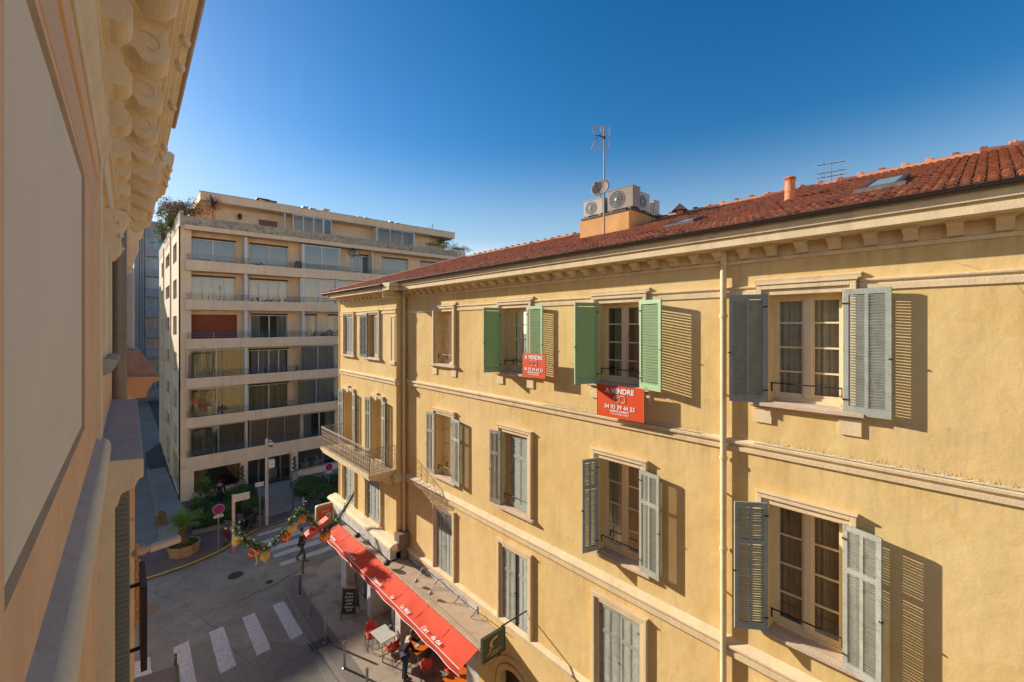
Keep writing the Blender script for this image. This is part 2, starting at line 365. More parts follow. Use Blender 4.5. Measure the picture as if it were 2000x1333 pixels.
mb.poly([(DP+.5, YE+.9, GZ), (DP+9, YE+.9, GZ), (DP+9, YE+.9, 1.6), (DP+.5, YE+.9, 1.6)])
mb.poly([(16, YS, GZ), (16, YE+.9, GZ), (16, YE+.9, 1.6), (16, YS, 1.6)])
mb.poly([(D, YS, GZ), (16, YS, GZ), (16, YS, 1.6), (D, YS, 1.6)])
mb.build('wall', YEL, yb)
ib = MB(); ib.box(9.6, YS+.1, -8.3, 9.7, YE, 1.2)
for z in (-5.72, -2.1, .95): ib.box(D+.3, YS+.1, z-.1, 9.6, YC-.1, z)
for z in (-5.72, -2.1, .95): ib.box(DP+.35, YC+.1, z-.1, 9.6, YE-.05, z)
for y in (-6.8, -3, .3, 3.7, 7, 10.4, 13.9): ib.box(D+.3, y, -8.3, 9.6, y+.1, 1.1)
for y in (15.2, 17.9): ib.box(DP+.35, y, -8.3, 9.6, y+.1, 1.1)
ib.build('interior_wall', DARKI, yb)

def wavy(mb, X, y0, y1, z0, z1, amp=.03, n=26, ph=0, f=9, mi=0):
    vs = []
    for i in range(n+1):
        y = y0+(y1-y0)*i/n; dx = amp*math.sin(f*2*math.pi*i/n/2+ph)+amp*.5*math.sin(f*1.7*i/n*3+ph*2)
        vs += [(X+dx, y, z0), (X+dx*.6, y, z1)]
    mb.faces(vs, [(2*i, 2*i+2, 2*i+3, 2*i+1) for i in range(n)], mi)
def swap(mb, cx):      # mirror helper unused
    return mb
def ywindow(X, y0, y1, z0, z1, rev=.2, rows=4, cols=2, curt=CURT, cur=1, bar=True, fr=CREAMW):
    m = MB(); x = X+rev; t = .055
    m.box(x, y0, z0, x+.06, y0+t, z1); m.box(x, y1-t, z0, x+.06, y1, z1); m.box(x, y0+t, z1-t, x+.06, y1-t, z1); m.box(x, y0+t, z0, x+.06, y1-t, z0+.09)
    m.box(x-.03, y0+t, z0, x-.002, y1-t, z0+.05)
    a, b = y0+t, y1-t; lo, hi = z0+.09, z1-t
    if cols == 2:
        c = (a+b)/2; m.box(x-.015, c-.05, lo, x+.05, c+.05, hi)
        bays = [(a, c-.05), (c+.05, b)]
    else: bays = [(a, b)]
    for p, q in bays:
        m.box(x+.01, p, lo, x+.05, p+.035, hi); m.box(x+.01, q-.035, lo, x+.05, q, hi)
        m.box(x+.01, p+.035, lo, x+.05, q-.035, lo+.05); m.box(x+.01, p+.035, hi-.045, x+.05, q-.035, hi)
        for k in range(1, rows):
            z = lo+(hi-lo)*k/rows; m.box(x+.012, p+.035, z-.014, x+.045, q-.035, z+.014)
    w_ = m.build('window', fr, yb)
    g = MB()
    for p, q in bays: g.poly([(x+.03, p+.03, lo+.04), (x+.03, q-.03, lo+.04), (x+.03, q-.03, hi-.04), (x+.03, p+.03, hi-.04)])
    g.build('pane', GLASS, w_)
    if cur:
        c_ = MB()
        for i, (p, q) in enumerate(bays): wavy(c_, x+.14, p+.02, q-(.0 if cur == 1 else .12), z0+.1, z1-.08, .022, 30, i*2.1+y0, 8)
        c_.build('curtain', curt, w_)
    if bar:
        i = MB(); zb = z0+.30
        i.tube([(X+.06, y0, zb), (X+.06, y1, zb)], .012, 6); i.tube([(X+.06, y0+.02, zb), (X+.06, y0+.02, zb-.14)], .012, 6); i.tube([(X+.06, y1-.02, zb), (X+.06, y1-.02, zb-.14)], .012, 6)
        i.build('guard_bar', IRON, w_)
    return w_
def surround(X, y0, y1, z0, z1, hood=True, wid=.17):
    m = MB(); a, b, c = .075, wid-.075, .0
    e1, e2 = .085, .04
    m.box(X-e2, y0-b, z0, X, y0, z1+b); m.box(X-e2, y1, z0, X, y1+b, z1+b); m.box(X-e2, y0, z1, X, y1, z1+b)
    m.box(X-e1, y0-b-a, z0, X, y0-b, z1+b+a); m.box(X-e1, y1+b, z0, X, y1+b+a, z1+b+a); m.box(X-e1, y0-b, z1+b, X, y1+b, z1+b+a)
    m.box(X-e1-.022, y0-b-a-.02, z1+b+a, X, y1+b+a+.02, z1+b+a+.03)
    m.build('window_surround', TRIM, yb, bevel=.006)
def sill(X, y0, y1, z0, brackets=False):
    m = MB(); prof = [(0, z0+.0), (.13, z0-.025), (.13, z0-.075), (.09, z0-.095), (.0, z0-.12)]
    m.prism(prof, lambda p, t: (X-p[0], t, p[1]), y0-.26, y1+.26)
    m.box(X-.05, y0, z0-.02, X+.24, y1, z0+.006)
    m.build('window_sill', SILL, yb)
    if brackets:
        for yy in (y0-.22, y1-.04):
            k = MB(); k.box(X-.035, yy, z0-.37, X, yy+.27, z0-.14); k.box(X-.05, yy, z0-.14, X, yy+.27, z0-.118); k.build('sill_bracket', TRIM, yb)
def shutter(h, o, z0, z1, mat, rail=None, centre=True, stay=True, pitch=.040):
    h = Vector((h[0], h[1], 0)); o = Vector((o[0], o[1], 0)); u = (o-h); W = u.length; u.normalize()
    n = Vector((-u.y, u.x, 0));
    if n.x > 0: n = -n                         # towards the street
    T = .036; m = MB(); Zu = Vector((0, 0, 1)); st = .065
    def bx(a0, a1, s0, s1, t0=0, t1=T): m.obox(h+u*a0+n*t0+Zu*s0, u*(a1-a0), n*(t1-t0), Zu*(s1-s0))
    bx(0, st, z0, z1); bx(W-st, W, z0, z1); bx(st, W-st, z1-.08, z1); bx(st, W-st, z0, z0+.12)
    cols = [(st, W-st)]; opened = abs(u.y) < .999 or h.x < D-.02 and h.x < DP+5; opened = h.x < DP or DP < h.x < D; closed = (h.x > D) or (DP < h.x < DP+.2); opened = not closed
    if centre:
        c = W/2; cols = [(st, c-.022), (c+.022, W-st)]
    zs = [(z0+.12, z1-.08)]
    if rail: zs = [(z0+.12, rail-.04), (rail+.04, z1-.08)]; bx(st, W-st, rail-.04, rail+.04)
    for lo, hi in zs:
        if centre: bx(W/2-.022, W/2+.022, lo, hi, .002, T-.002)
        for a, b in cols:
            k = int((hi-lo)/pitch)
            for i in range(k):
                z = lo+(i+.25)*(hi-lo)/k
                jit = random.uniform(-.002, .002)
                m.obox(h+u*a+n*(T-.003)+Zu*(z+jit+(.012 if opened else -.008)), u*(b-a), -n*(.026)+Zu*(-.043 if opened else .021), Zu*.005)
    s = m.build('shutter', mat, yb)
    if stay:
        zz = z0+(z1-z0)*.45
        for zc in (z0+.2, z1-.22): q = MB(); q.obox(h+n*(T)+Zu*zc-u*.01, u*.07, n*.006, Zu*.025); q.build('hinge', IRON, s)
        q = MB(); q.obox(h+u*(W-.03)+n*T*.4+Zu*zz, u*.05, n*.03, Zu*.02); q.build('latch', IRON, s)
    return s
def outer(px, py, s, hy):
    a, b, c = ray(px, py); r = b/a; return (D-s, r*(D-s))
# floor 3
for k, (a, b_) in WY.items(): surround(D, a, b_, H3[0], H3[1]); sill(D, a, b_, H3[0], True)
ywindow(D, *WY['A'], *H3, curt=CURTD); ywindow(D, *WY['B'], *H3, curt=CURTD, cur=2); ywindow(D, *WY['C'], *H3, curt=CURTD, cur=2); ywindow(D, *WY['D'], *H3, curt=CURT); [ywindow(D, *WY[k], *H3) for k in 'EFG']
e = .035
shutter((D-.05, WY['B'][1]+.02), outer(944, 660, .52, 0), H3[0]-.03, H3[1]+.02, GSH, centre=False)
shutter((D-.05, WY['B'][0]-.02), outer(1061, 660, .13, 0), H3[0]-.03, H3[1]+.02, GSH, centre=False, pitch=.055)
shutter((D-.05, WY['C'][1]+.02), outer(1121.7, 660, .60, 0), H3[0]-.03, H3[1]+.02, GSH, centre=False)
shutter((D-.05, WY['C'][0]-.02), outer(1293, 660, .24, 0), H3[0]-.03, H3[1]+.02, GSH, centre=False, pitch=.055)
shutter((D-.05, WY['D'][1]+.02), outer(1424, 660, .27, 0), H3[0]-.03, H3[1]+.02, WSH)
shutter((D-.05, WY['D'][0]-.02), outer(1742.5, 660, .11, 0), H3[0]-.05, H3[1]+.03, WSH)
# floor 2
for k, (a, b_) in WY.items(): surround(D, a, b_, H2[0], H2[1]); sill(D, a, b_, H2[0])
for k in 'ABCDEFG': ywindow(D, *WY[k], *H2, curt=CURTD)
R2 = -3.55
shutter((D-.05, WY['A'][1]+.02), outer(833.7, 880, .07, 0), H2[0], H2[1], WSH2, R2)
shutter((D-.05, WY['A'][0]-.02), outer(898.8, 880, .14, 0), H2[0], H2[1], WSH2, R2)
shutter((D-.05, WY['B'][1]+.02), outer(957.6, 880, .12, 0), H2[0], H2[1], WSH2, R2)
shutter((D+.08, WY['B'][0]+.01), (D+.12, WY['B'][0]+.76), H2[0]+.03, H2[1]-.03, WSH, R2)
shutter((D-.05, WY['C'][1]+.02), outer(1136, 880, .44, 0), H2[0], H2[1], WSH, R2)
shutter((D-.05, WY['C'][0]-.02), outer(1289, 880, .15, 0), H2[0], H2[1], WSH, R2)
shutter((D-.05, WY['D'][1]+.02), outer(1433.6, 880, .38, 0), H2[0]-.02, H2[1]+.02, WSH, R2)
shutter((D-.05, WY['D'][0]-.02), outer(1724, 880, .21, 0), H2[0]-.04, H2[1]+.02, WSH2, R2)
for z_, r_ in ((H3, None), (H2, R2)):
    shutter((D-.05, WY['E'][1]+.02), (D-.16, WY['E'][1]+.5), z_[0], z_[1], WSH, r_); shutter((D-.05, WY['E'][0]-.02), (D-.14, WY['E'][0]-.5), z_[0], z_[1], WSH, r_)
# floor 1 (closed leaves)
R1 = -6.75
for k, (a, b_) in WY.items():
    surround(D, a, b_, H1[0], H1[1]); c = (a+b_)/2
    aj = {'B': .07}.get(k, .015)
    shutter((D+.03, b_-.01), (D+.03+.02, c+.01), H1[0]+.02, H1[1]-.02, WSH2, R1)
    shutter((D+.03, a+.01), (D+.03+aj, c-.01), H1[0]+.02, H1[1]-.02, WSH if k == 'B' else WSH2, R1)
# projecting bay
for (a, b_, lo, hi) in hp[:2]: surround(DP, a, b_, lo, hi, wid=.14); sill(DP, a, b_, lo)
for (a, b_, lo, hi) in hp[:2]: ywindow(DP, a, b_, lo, hi, curt=CURTD, bar=False)
shutter((DP+.03, 19.8), (DP+.05, 19.36), H3[0]+.02, H3[1]-.02, WSH2, None); shutter((DP+.03, 18.88), (DP+.05, 19.33), H3[0]+.02, H3[1]-.02, WSH2, None)
shutter((DP-.05, 17.34), (DP-.16, 17.80), H3[0], H3[1], WSH2, None); shutter((DP+.02, 16.38), (DP+.07, 16.83), H3[0]+.02, H3[1]-.02, WSH2, None)
for (a, b_, lo, hi) in hp[2:4]:
    surround(DP, a, b_, lo, hi, wid=.14); ywindow(DP, a, b_, lo, hi, rows=4, curt=CURTD, bar=False)
    c = (a+b_)/2; k = MB(); k.prism([(-.09, 0), (.09, 0), (.12, .3), (-.12, .3)], lambda p, t: (DP-t, c+p[0], hi-.03+p[1]), -.02, .1); k.build('keystone', TRIM, yb)
    shutter((DP-.05, b_+.02), (DP-.10, b_+.46), lo, hi, WSH2, -3.5); shutter((DP-.05, a-.02), (DP-.12, a-.46), lo, hi, WSH2, -3.5)
for (a, b_, lo, hi) in hp[4:]:
    surround(DP, a, b_, lo, hi, wid=.14); c = (a+b_)/2
    shutter((DP+.05, b_-.01), (DP+.06, c+.01), lo+.02, hi-.02, WSH2, R1); shutter((DP+.05, a+.01), (DP+.06, c-.01), lo+.02, hi-.02, WSH2, R1)
k = MB(); k.box(DP-.02, 15.0, -1.25, DP+.001, 15.06, .45); k.box(DP-.02, 15.3, -1.25, DP+.001, 15.36, .45); k.box(DP-.02, 15.06, .39, DP+.001, 15.3, .45); k.box(DP-.05, 14.95, -1.4, DP, 15.42, -1.27)
k.build('blind_recess_frame', TRIM, yb)
# string courses --------------------------------------------------
def course(name, prof, mat=TRIM):
    """prof: (projection, z) loop; run along main wall, round the step, along the bay"""
    m = MB()
    m.prism(prof, lambda p, t: (D-p[0], t, p[1]), YS, YC-.001)
    m.prism(prof, lambda p, t: (DP-p[0], t, p[1]), YC-.0, YE)
    e_ = max(p[0] for p in prof)
    m.prism(prof, lambda p, t: (t, YC-p[0], p[1]), DP-e_, D-.0)
    m.prism(prof, lambda p, t: (DP-p[0]+t*.5, YE+t*.9+p[0]*.4, p[1]), 0, 1)
    m.build(name, mat, yb)
course('string_course', [(0, -2.14), (.05, -2.14), (.055, -2.075), (.02, -2.07), (.02, -2.02), (.075, -2.015), (.08, -1.975), (0, -1.93)])
course('string_course', [(0, -5.76), (.08, -5.75), (.085, -5.655), (.055, -5.65), (.055, -5.62), (.11, -5.6), (.115, -5.56), (0, -5.44)])
course('string_course', [(0, -8.36), (.05, -8.36), (.06, -8.28), (.09, -8.26), (.1, -8.2), (0, -8.12)])
course('cornice', [(0, 1.10), (.045, 1.10), (.05, 1.15), (0.02, 1.17), (.02, 1.345), (.48, 1.345), (.50, 1.347), (.50, 1.45), (.465, 1.455), (.465, 1.485), (.53, 1.49), (.535, 1.555), (.545, 1.57), (.545, 1.61), (0, 1.62)])
# upper band between the window surrounds
def ubp(a, b_, pf, pr): q = MB(); q.prism(pf, pr, a, b_); q.build('upper_band', TRIM, yb)
pts = [YS, -8.9, -7.5, -5.5, -4.1, -2.1, -.7, 1.29, 2.68, 4.68, 6.12, 8.02, 9.44, 11.52, 12.88, YC-.01]
pf = [(0, .54), (.03, .54), (.035, .62), (.015, .625), (.015, .66), (.05, .67), (.055, .69), (0, .71)]
for i in range(0, len(pts)-1, 2): ubp(pts[i], pts[i+1], pf, lambda p, t: (D-p[0], t, p[1]))
for i in range(1, len(pts)-1, 2): ubp(pts[i]-.02, pts[i+1]+.02, [(0, .735), (.045, .735), (.06, .79), (0, .815)], lambda p, t: (D-p[0], t, p[1]))
for a, b_ in ((14.92, 16.15), (17.5, 18.66), (20.05, YE)): ubp(a, b_, pf, lambda p, t: (DP-p[0], t, p[1]))
for a_, b_, z_, X_ in ((-3.9, 2.7, -1.955, D-.05), (3.6, 7.6, -1.955, D-.05)):
    sp = MB(); y = a_; sp.box(X_-.01, a_, z_-.004, X_+.01, b_, z_+.004)
    while y < b_: sp.tube([(X_, y, z_), (X_-random.uniform(.0, .05), y+random.uniform(-.03, .03), z_+.11)], .0022, 3, caps=False); y += .045
    sp.build('bird_spikes', METG, yb)
y = -7.74
while y < YE-.1:
    X = D if y+.16 < YC else DP
    if not (YC-.2 < y < YC+.02):
        c = MB(); c.prism([(0, 1.175), (.12, 1.175), (.13, 1.24), (.2, 1.27), (.26, 1.3), (.27, 1.344), (0, 1.344)], lambda p, t: (X-p[0], t, p[1]), y, y+.15)
        c.box(X-.28, y-.02, 1.325, X-.02, y+.17, 1.343); c.build('corbel', TRIM, yb)
    y += .42 if y < YC-.5 else .4
# roof ------------------------------------------------------------
SL = .346; RX0, RZ0, RXR = 7.43, 1.65, 12.0
rz = lambda X: RZ0+SL*(X-RX0)
RY0, RY1 = -9.0, 21.1
hipY = lambda X: RY1-(X-7.07)*.95
m = MB()
m.poly([(7.07, RY1, rz(7.07)-.03), (7.0, YC, rz(7.07)-.03), (RX0, YC, rz(RX0)-.03), (RX0, RY0, rz(RX0)-.03), (RXR, RY0, rz(RXR)-.03), (RXR, hipY(RXR), rz(RXR)-.03)])
m.poly([(RXR, RY0, rz(RXR)-.03), (17.4, RY0, RZ0), (17.4, RY1, RZ0), (RXR, hipY(RXR), rz(RXR)-.03)])
m.poly([(7.07, RY1, rz(7.07)-.03), (RXR, hipY(RXR), rz(RXR)-.03), (17.4, RY1, RZ0)])
cs = math.cos(math.atan(SL)); sn = math.sin(math.atan(SL)); ax = Vector((cs, 0, sn)); nz = Vector((-sn, 0, cs))
tw = .116; ncol = int((RY1-RY0)/tw)
def blocked(X, Y):
    return (10.3 < X < 11.85 and 6.6 < Y < 8.45)
for c in range(ncol):
    yc = RY0+tw*(c+.5)
    xs = 7.07 if yc > YC else RX0
    j = 0
    while True:
        X = xs-.05+j*.335*cs
        if X > RXR-.05: break
        if yc > hipY(X)-.02: break
        if not blocked(X+.2, yc):
            jt = random.uniform(-.004, .004); L_ = .40
            o0 = Vector((X, yc+jt, rz(X)+.0+random.uniform(0, .008))); o0 = o0+nz*.016; o1 = o0+ax*L_+nz*(-.03)
            r0, r1 = .053, .042; vs = []
            for oo, r_ in ((o0, r0), (o1, r1)):
                for a_ in (0, 36, 72, 108, 144, 180): vs.append(oo+Vector((0, 1, 0))*r_*math.cos(R(a_))+nz*(r_*.95*math.sin(R(a_))+.01))
            mi = random.choice((0,0,0,1,1,2,2,3,4))
            m.faces(vs, [(i, i+1, i+7, i+6) for i in range(5)], mi)
            m.faces([v for v in vs[:6]]+[v-nz*.018 for v in vs[:6]], [(i, i+1, i+7, i+6) for i in range(5)], mi)
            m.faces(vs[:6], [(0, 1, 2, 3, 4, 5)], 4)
        j += 1
# under-eave pan tiles showing at the edge
m.box(7.5, YS, 1.6, 17, RY0, 1.75); m.poly([(7.4, YS, 1.66), (RXR, YS, rz(RXR)-.03), (RXR, RY0, rz(RXR)-.03), (7.4, RY0, 1.66)])
roof = m.build('roof', TERR, yb)
rm = MB(); y = RY0
while y < hipY(RXR):
    rm.tube([(RXR, y, rz(RXR)+.0), (RXR, y+.39, rz(RXR)+.02)], [.095, .11], 8, random.choice((2, 2, 4, 0))); y += .365
for i in range(17):
    t = i/17; t2 = (i+1.08)/17; a_ = Vector((7.07, RY1, rz(7.07)+.03)); b2_ = Vector((RXR, hipY(RXR), rz(RXR)+.03))
    rm.tube([a_.lerp(b2_, t), a_.lerp(b2_, t2)], [.13, .1], 8, random.choice((0, 1, 2)))
rm.build('ridge_tile', TERR, roof)
k = 0; y = RY0+.3
while y < 16:
    c = MB(); c.box(RXR-.06, y, rz(RXR)+.07, RXR+.05, y+.1, rz(RXR)+.15); c.build('ridge_vent', TERR[random.choice((2, 4))], roof, bevel=.015); y += .365; k += 1
def skylight(p0, p1, depth):
    # p0,p1: (X,Y) lower corners on the roof
    y0, y1 = sorted((p0, p1)); X = depth[0]; X1 = depth[1]
    m = MB(); 
    def P(X_, Y_, h): return Vector((X_, Y_, rz(X_)+.06+h))
    for (a, b_) in (((X, y0), (X, y1)), ((X1, y0), (X1, y1))):
        m.obox(P(a[0], a[1], 0), ax*.07, Vector((0, y1-y0, 0)), nz*.05)
    for yy in (y0, y1-.07): m.obox(P(X, yy, 0), ax*((X1-X)/cs), Vector((0, .07, 0)), nz*.052)
    s = m.build('skylight', DGREY, roof)
    g = MB(); g.poly([P(X+.05, y0+.05, .045), P(X+.05, y1-.05, .045), P(X1, y1-.05, .045), P(X1, y0+.05, .045)]); g.build('pane', GREENGL, s)
    f = MB(); f.obox(P(X-.05, y0-.06, -.01), ax*.05, Vector((0, y1-y0+.12, 0)), nz*.06); f.build('flashing', METG, s)
def onroof(px, py):
    a, b_, c_ = ray(px, py); d = (RZ0-SL*RX0+.1)/(c_-SL*a); return (a*d, b_*d, c_*d)
p = onroof(1677, 371); q = onroof(1760, 355); t = onroof(1792, 337)
skylight(p[1], q[1], (p[0], min(t[0], 11.7)))
p = onroof(1306, 440); q = onroof(1352, 431); t = onroof(1400, 418)
skylight(p[1], q[1], (p[0], min(t[0], 11.75)))
p = onroof(1543, 386)
m = MB(); pr = [(.095, -.12), (.09, .15), (.098, .155), (.09, .165), (.085, .36), (.10, .37), (.10, .385), (.07, .39)]
m.lathe(pr, (p[0], p[1], p[2]-.05), 18); m.lathe([(.105, .41), (.11, .42), (.05, .46), (.02, .465)], (p[0], p[1], p[2]-.05), 18)
for a_ in range(4): m.box(p[0]+.07*math.cos(a_*1.57)-.012, p[1]+.07*math.sin(a_*1.57)-.012, p[2]+.33, p[0]+.07*math.cos(a_*1.57)+.012, p[1]+.07*math.sin(a_*1.57)+.012, p[2]+.37)
m.build('chimney_pot', TERR[0], roof, smooth=True)
p = onroof(1328, 424); m = MB(); m.lathe([(.1, 0), (.1, .15), (.22, .16), (.02, .36)], (11.7, 5.9, rz(11.7)), 10); m.build('roof_vent_cap', TERR[2], roof, smooth=True)
pl = MB(); PX0, PX1, PY0, PY1, PZ = 10.4, 12.15, 6.66, 8.42, 3.24
pl.box(PX0, PY0, rz(PX0)-.3, PX1, PY1, PZ); pl.build('roof_plinth', OCHRE, yb)
pl = MB(); pl.box(PX0-.03, PY0-.03, PZ, PX1+.03, PY1-.05, PZ+.05); pl.build('plinth_membrane', DGREY, yb)
# gutters and downpipes
def gutter(X, Z, y0, y1):
    m = MB(); prof = [(math.cos(R(a))*.062, math.sin(R(a))*.062) for a in range(180, 361, 20)]+[(math.cos(R(a))*.052, math.sin(R(a))*.052) for a in range(360, 179, -20)]
    m.prism(prof, lambda p, t: (X+p[0], t, Z+p[1]), y0, y1); m.tube([(X-.062, y0, Z), (X-.062, y1, Z)], .01, 6)
    y = y0+.3
    while y < y1: m.box(X-.066, y, Z-.02, X-.06, y+.03, Z+.015); y += .8
    m.build('gutter', GUT, yb, smooth=True)
gutter(7.40, 1.655, -9, YC-.1); gutter(7.04, 1.56, YC-.05, RY1)
def pipe(X, Y, z0, z1, r=.05, mat=YEL, joints=(), shoe=False):
    m = MB(); m.tube([(X, Y, z0), (X, Y, z1)], r, 14)
    for z in joints: m.lathe([(r+.012, -.03), (r+.016, 0), (r+.012, .03)], (X, Y, z), 14)
    z = z1-.8
    while z > z0: m.box(X, Y-.01, z, D if X > 7.7 else DP, Y+.01, z+.03); z -= 1.75
    m.build('downpipe', mat, yb, smooth=True)
pipe(7.9, 3.18, GZ, 1.34, .052, TRIM, (-2.3, .2, -3.9, -6.5, -9)); pipe(7.88, 14.76, -7.6, 1.34, .06, TRIM, (0, -2.2, -5.9))
pipe(DP-.07+.3, YE+.75, -8.3, 1.3, .05, TRIM, (-2,))
k = MB(); k.box(7.55, 14.5, -8.12, 7.98, 14.89, -7.6); k.box(7.75, 14.6, -8.7, 7.95, 14.8, -8.12); k.build('rainwater_box', M('shadowed_stone_box', (.20,.16,.12), .85, .2, 4), yb, bevel=.01)  # the stone's shadow is put into the box's dark brown colour
# balcony ---------------------------------------------------------
BX, BY0, BY1, BZ = 6.6, 14.98, 19.95, -5.33
m = MB(); m.box(BX, BY0, BZ-.1, DP, BY1, BZ); m.box(BX+.05, BY0+.05, BZ-.2, DP, BY1-.05, BZ-.1); m.box(BX-.03, BY0-.03, BZ-.03, DP, BY1+.03, BZ+.012)
for yy in (BY0+.25, 17.4, BY1-.55): m.prism([(0, BZ-.2), (.85, BZ-.2), (.8, BZ-.3), (.45, BZ-.38), (.2, BZ-.55), (0, BZ-.6)], lambda p, t: (DP-p[0], t, p[1]), yy, yy+.3)
bal = m.build('balcony', TRIM, yb)
m = MB(); RH = .92
def railrun(p0, p1):
    p0, p1 = Vector(p0), Vector(p1); L_ = (p1-p0).length; u = (p1-p0).normalized(); Zu = Vector((0,0,1))
    for z, r_ in ((RH, .018), (.08, .01), (.72, .008)): m.tube([p0+Zu*z, p1+Zu*z], r_, 5)
    n_ = max(2, round(L_/.16)); s_ = L_/n_
    for i in range(n_+1):
        q = p0+u*(i*s_); m.tube([q+Zu*.0, q+Zu*RH], .016 if i % 8 == 0 else .008, 4, caps=False)
        if i < n_:
            c_ = q+u*s_/2
            for zc, rr in ((.2, .065), (.37, .075), (.56, .07), (.81, .06)):
                m.tube([c_+u*rr*math.cos(t_*.7854)+Zu*(zc+rr*1.1*math.sin(t_*.7854)) for t_ in range(8)], .007, 3, closed=True)
            m.tube([c_+Zu*(.1), c_+u*.05+Zu*.28, c_-u*.05+Zu*.47, c_+Zu*.7], .006, 3)
zf = BZ+.01
railrun((BX+.03, BY0, zf), (BX+.03, BY1, zf)); railrun((BX+.03, BY0, zf), (DP-.02, BY0, zf)); railrun((BX+.03, BY1, zf), (DP-.02, BY1, zf))
m.build('railing', IRONL, bal)
# ledge over the shop at the bay and shop fascia ------------------
m = MB(); m.prism([(0, -7.88), (.3, -7.92), (.4, -7.98), (.41, -8.04), (.34, -8.08), (.28, -8.14), (0, -8.14)], lambda p, t: (DP-p[0], t, p[1]), YC-.3, YE+.6)
m.build('shop_ledge', TRIMP, yb)
m = MB(); m.box(D-.02, 10.4, -8.62, D+.05, YC, -8.37); m.build('shop_band', BAND, yb); m = MB(); m.box(DP-.25, YC, -8.62, DP, YE+.3, -8.15); m.build('shop_band', BAND, yb)
m = MB(); m.box(7.17, 9.2, -8.75, D-.02, YC-.1, -8.62); m.box(7.17, YC-.1, -8.75, DP-.3, 18.9, -8.62); m.box(7.15, 9.2, -8.66, 7.19, 18.9, -8.6); m.box(7.17, 9.18, -8.8, 7.98, 9.22, -8.6)
m.build('shop_canopy', CANB, yb, bevel=.01)
m = MB()
for y in (10.3, 11.2, 12.4, 13.2): m.tube([(7.9, y, -8.4), (7.8, y, -8.5), (7.7, y+.05, -8.6)], .012, 5)
m.tube([(7.93, 9, -8.45), (7.9, 11, -8.5), (7.93, 14, -8.43)], .01, 5); m.tube([(7.25, 9.4, -8.59), (7.3, 11, -8.6), (7.28, 13, -8.59)], .006, 4)
m.build('cable', DGREY, yb)
# shop front at street level
for a, b_ in ((10.36, 11.0), (12.0, 12.3), (14.7, 15.1), (17.3, 17.6), (19.9, 20.5)): m = MB(); m.box(8.02 if a < 11 else (8.95 if a < 14 else 7.7), a, GZ, 9.2, b_, -8.75); m.build('shop_pier', BAND, yb)
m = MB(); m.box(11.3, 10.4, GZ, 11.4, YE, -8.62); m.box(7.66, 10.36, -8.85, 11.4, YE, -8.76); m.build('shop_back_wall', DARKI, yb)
for a, b_ in ((11.05, 11.95), (12.35, 13.4), (13.5, 14.6), (15.2, 16.2), (17.7, 18.7), (18.8, 19.8)):
    q_ = .95 if a < 15 else 0.0; m = MB(); m.box(8.1+q_, a, GZ, 8.17+q_, a+.06, -8.9); m.box(8.1+q_, b_-.06, GZ, 8.17+q_, b_, -8.9); m.box(8.1+q_, a, -8.96, 8.17+q_, b_, -8.9); m.box(8.1+q_, a, GZ, 8.17+q_, b_, GZ+.25); m.box(8.1+q_, a, -10, 8.17+q_, b_, -9.95)
    f = m.build('shop_window', METG, yb); g = MB(); g.poly([(8.13+q_, a+.05, GZ+.2), (8.13+q_, b_-.05, GZ+.2), (8.13+q_, b_-.05, -8.95), (8.13+q_, a+.05, -8.95)]); g.build('pane', GLASS, f)
# arched doorway
m = MB(); yc = 8.75; zc = -10.0; r = .65
def arch(r0, r1, e, m, zb=GZ):
    n_ = 16; P = []
    for i in range(n_+1):
        a_ = math.pi*i/n_; P.append((math.cos(a_), math.sin(a_)))
    for i in range(n_):
        (c0, s0), (c1, s1) = P[i], P[i+1]
        m.prism([(yc+r0*c0, zc+r0*s0), (yc+r1*c0, zc+r1*s0), (yc+r1*c1, zc+r1*s1), (yc+r0*c1, zc+r0*s1)], lambda p, t: (D-t, p[0], p[1]), .0, e)
    for sg in (-1, 1): m.box(D-e, yc+sg*r0, zb, D, yc+sg*r1, zc)
arch(.58, .72, .06, m); arch(.78, .92, .045, m); m.build('door_surround', YEL, yb)
m = MB()
for i in range(16):
    a0, a1 = math.pi*i/16, math.pi*(i+1)/16
    cl = lambda v: yc+max(-.66, min(.66, .95*v)); m.poly([(D-.003, yc+.6*math.cos(a0), zc+.6*math.sin(a0)), (D-.003, cl(math.cos(a0)), -9.33), (D-.003, cl(math.cos(a1)), -9.33), (D-.003, yc+.6*math.cos(a1), zc+.6*math.sin(a1))])
m.build('spandrel', YEL, yb)
m = MB(); m.box(8.25, 8.1, GZ, 8.32, 8.73, -9.38); m.box(8.25, 8.76, GZ, 8.32, 9.4, -9.38)
for y in (8.18, 8.85):
    for z in (-12, -11.2): m.box(8.235, y, z, 8.25, y+.45, z+.6)
dd = m.build('door', M('dark_wood_door', (.05,.03,.02), .5, .2, 3, .2, 30), yb); m = MB(); m.ball((8.22, 8.8, -11.2), .03); m.build('handle', METG, dd)
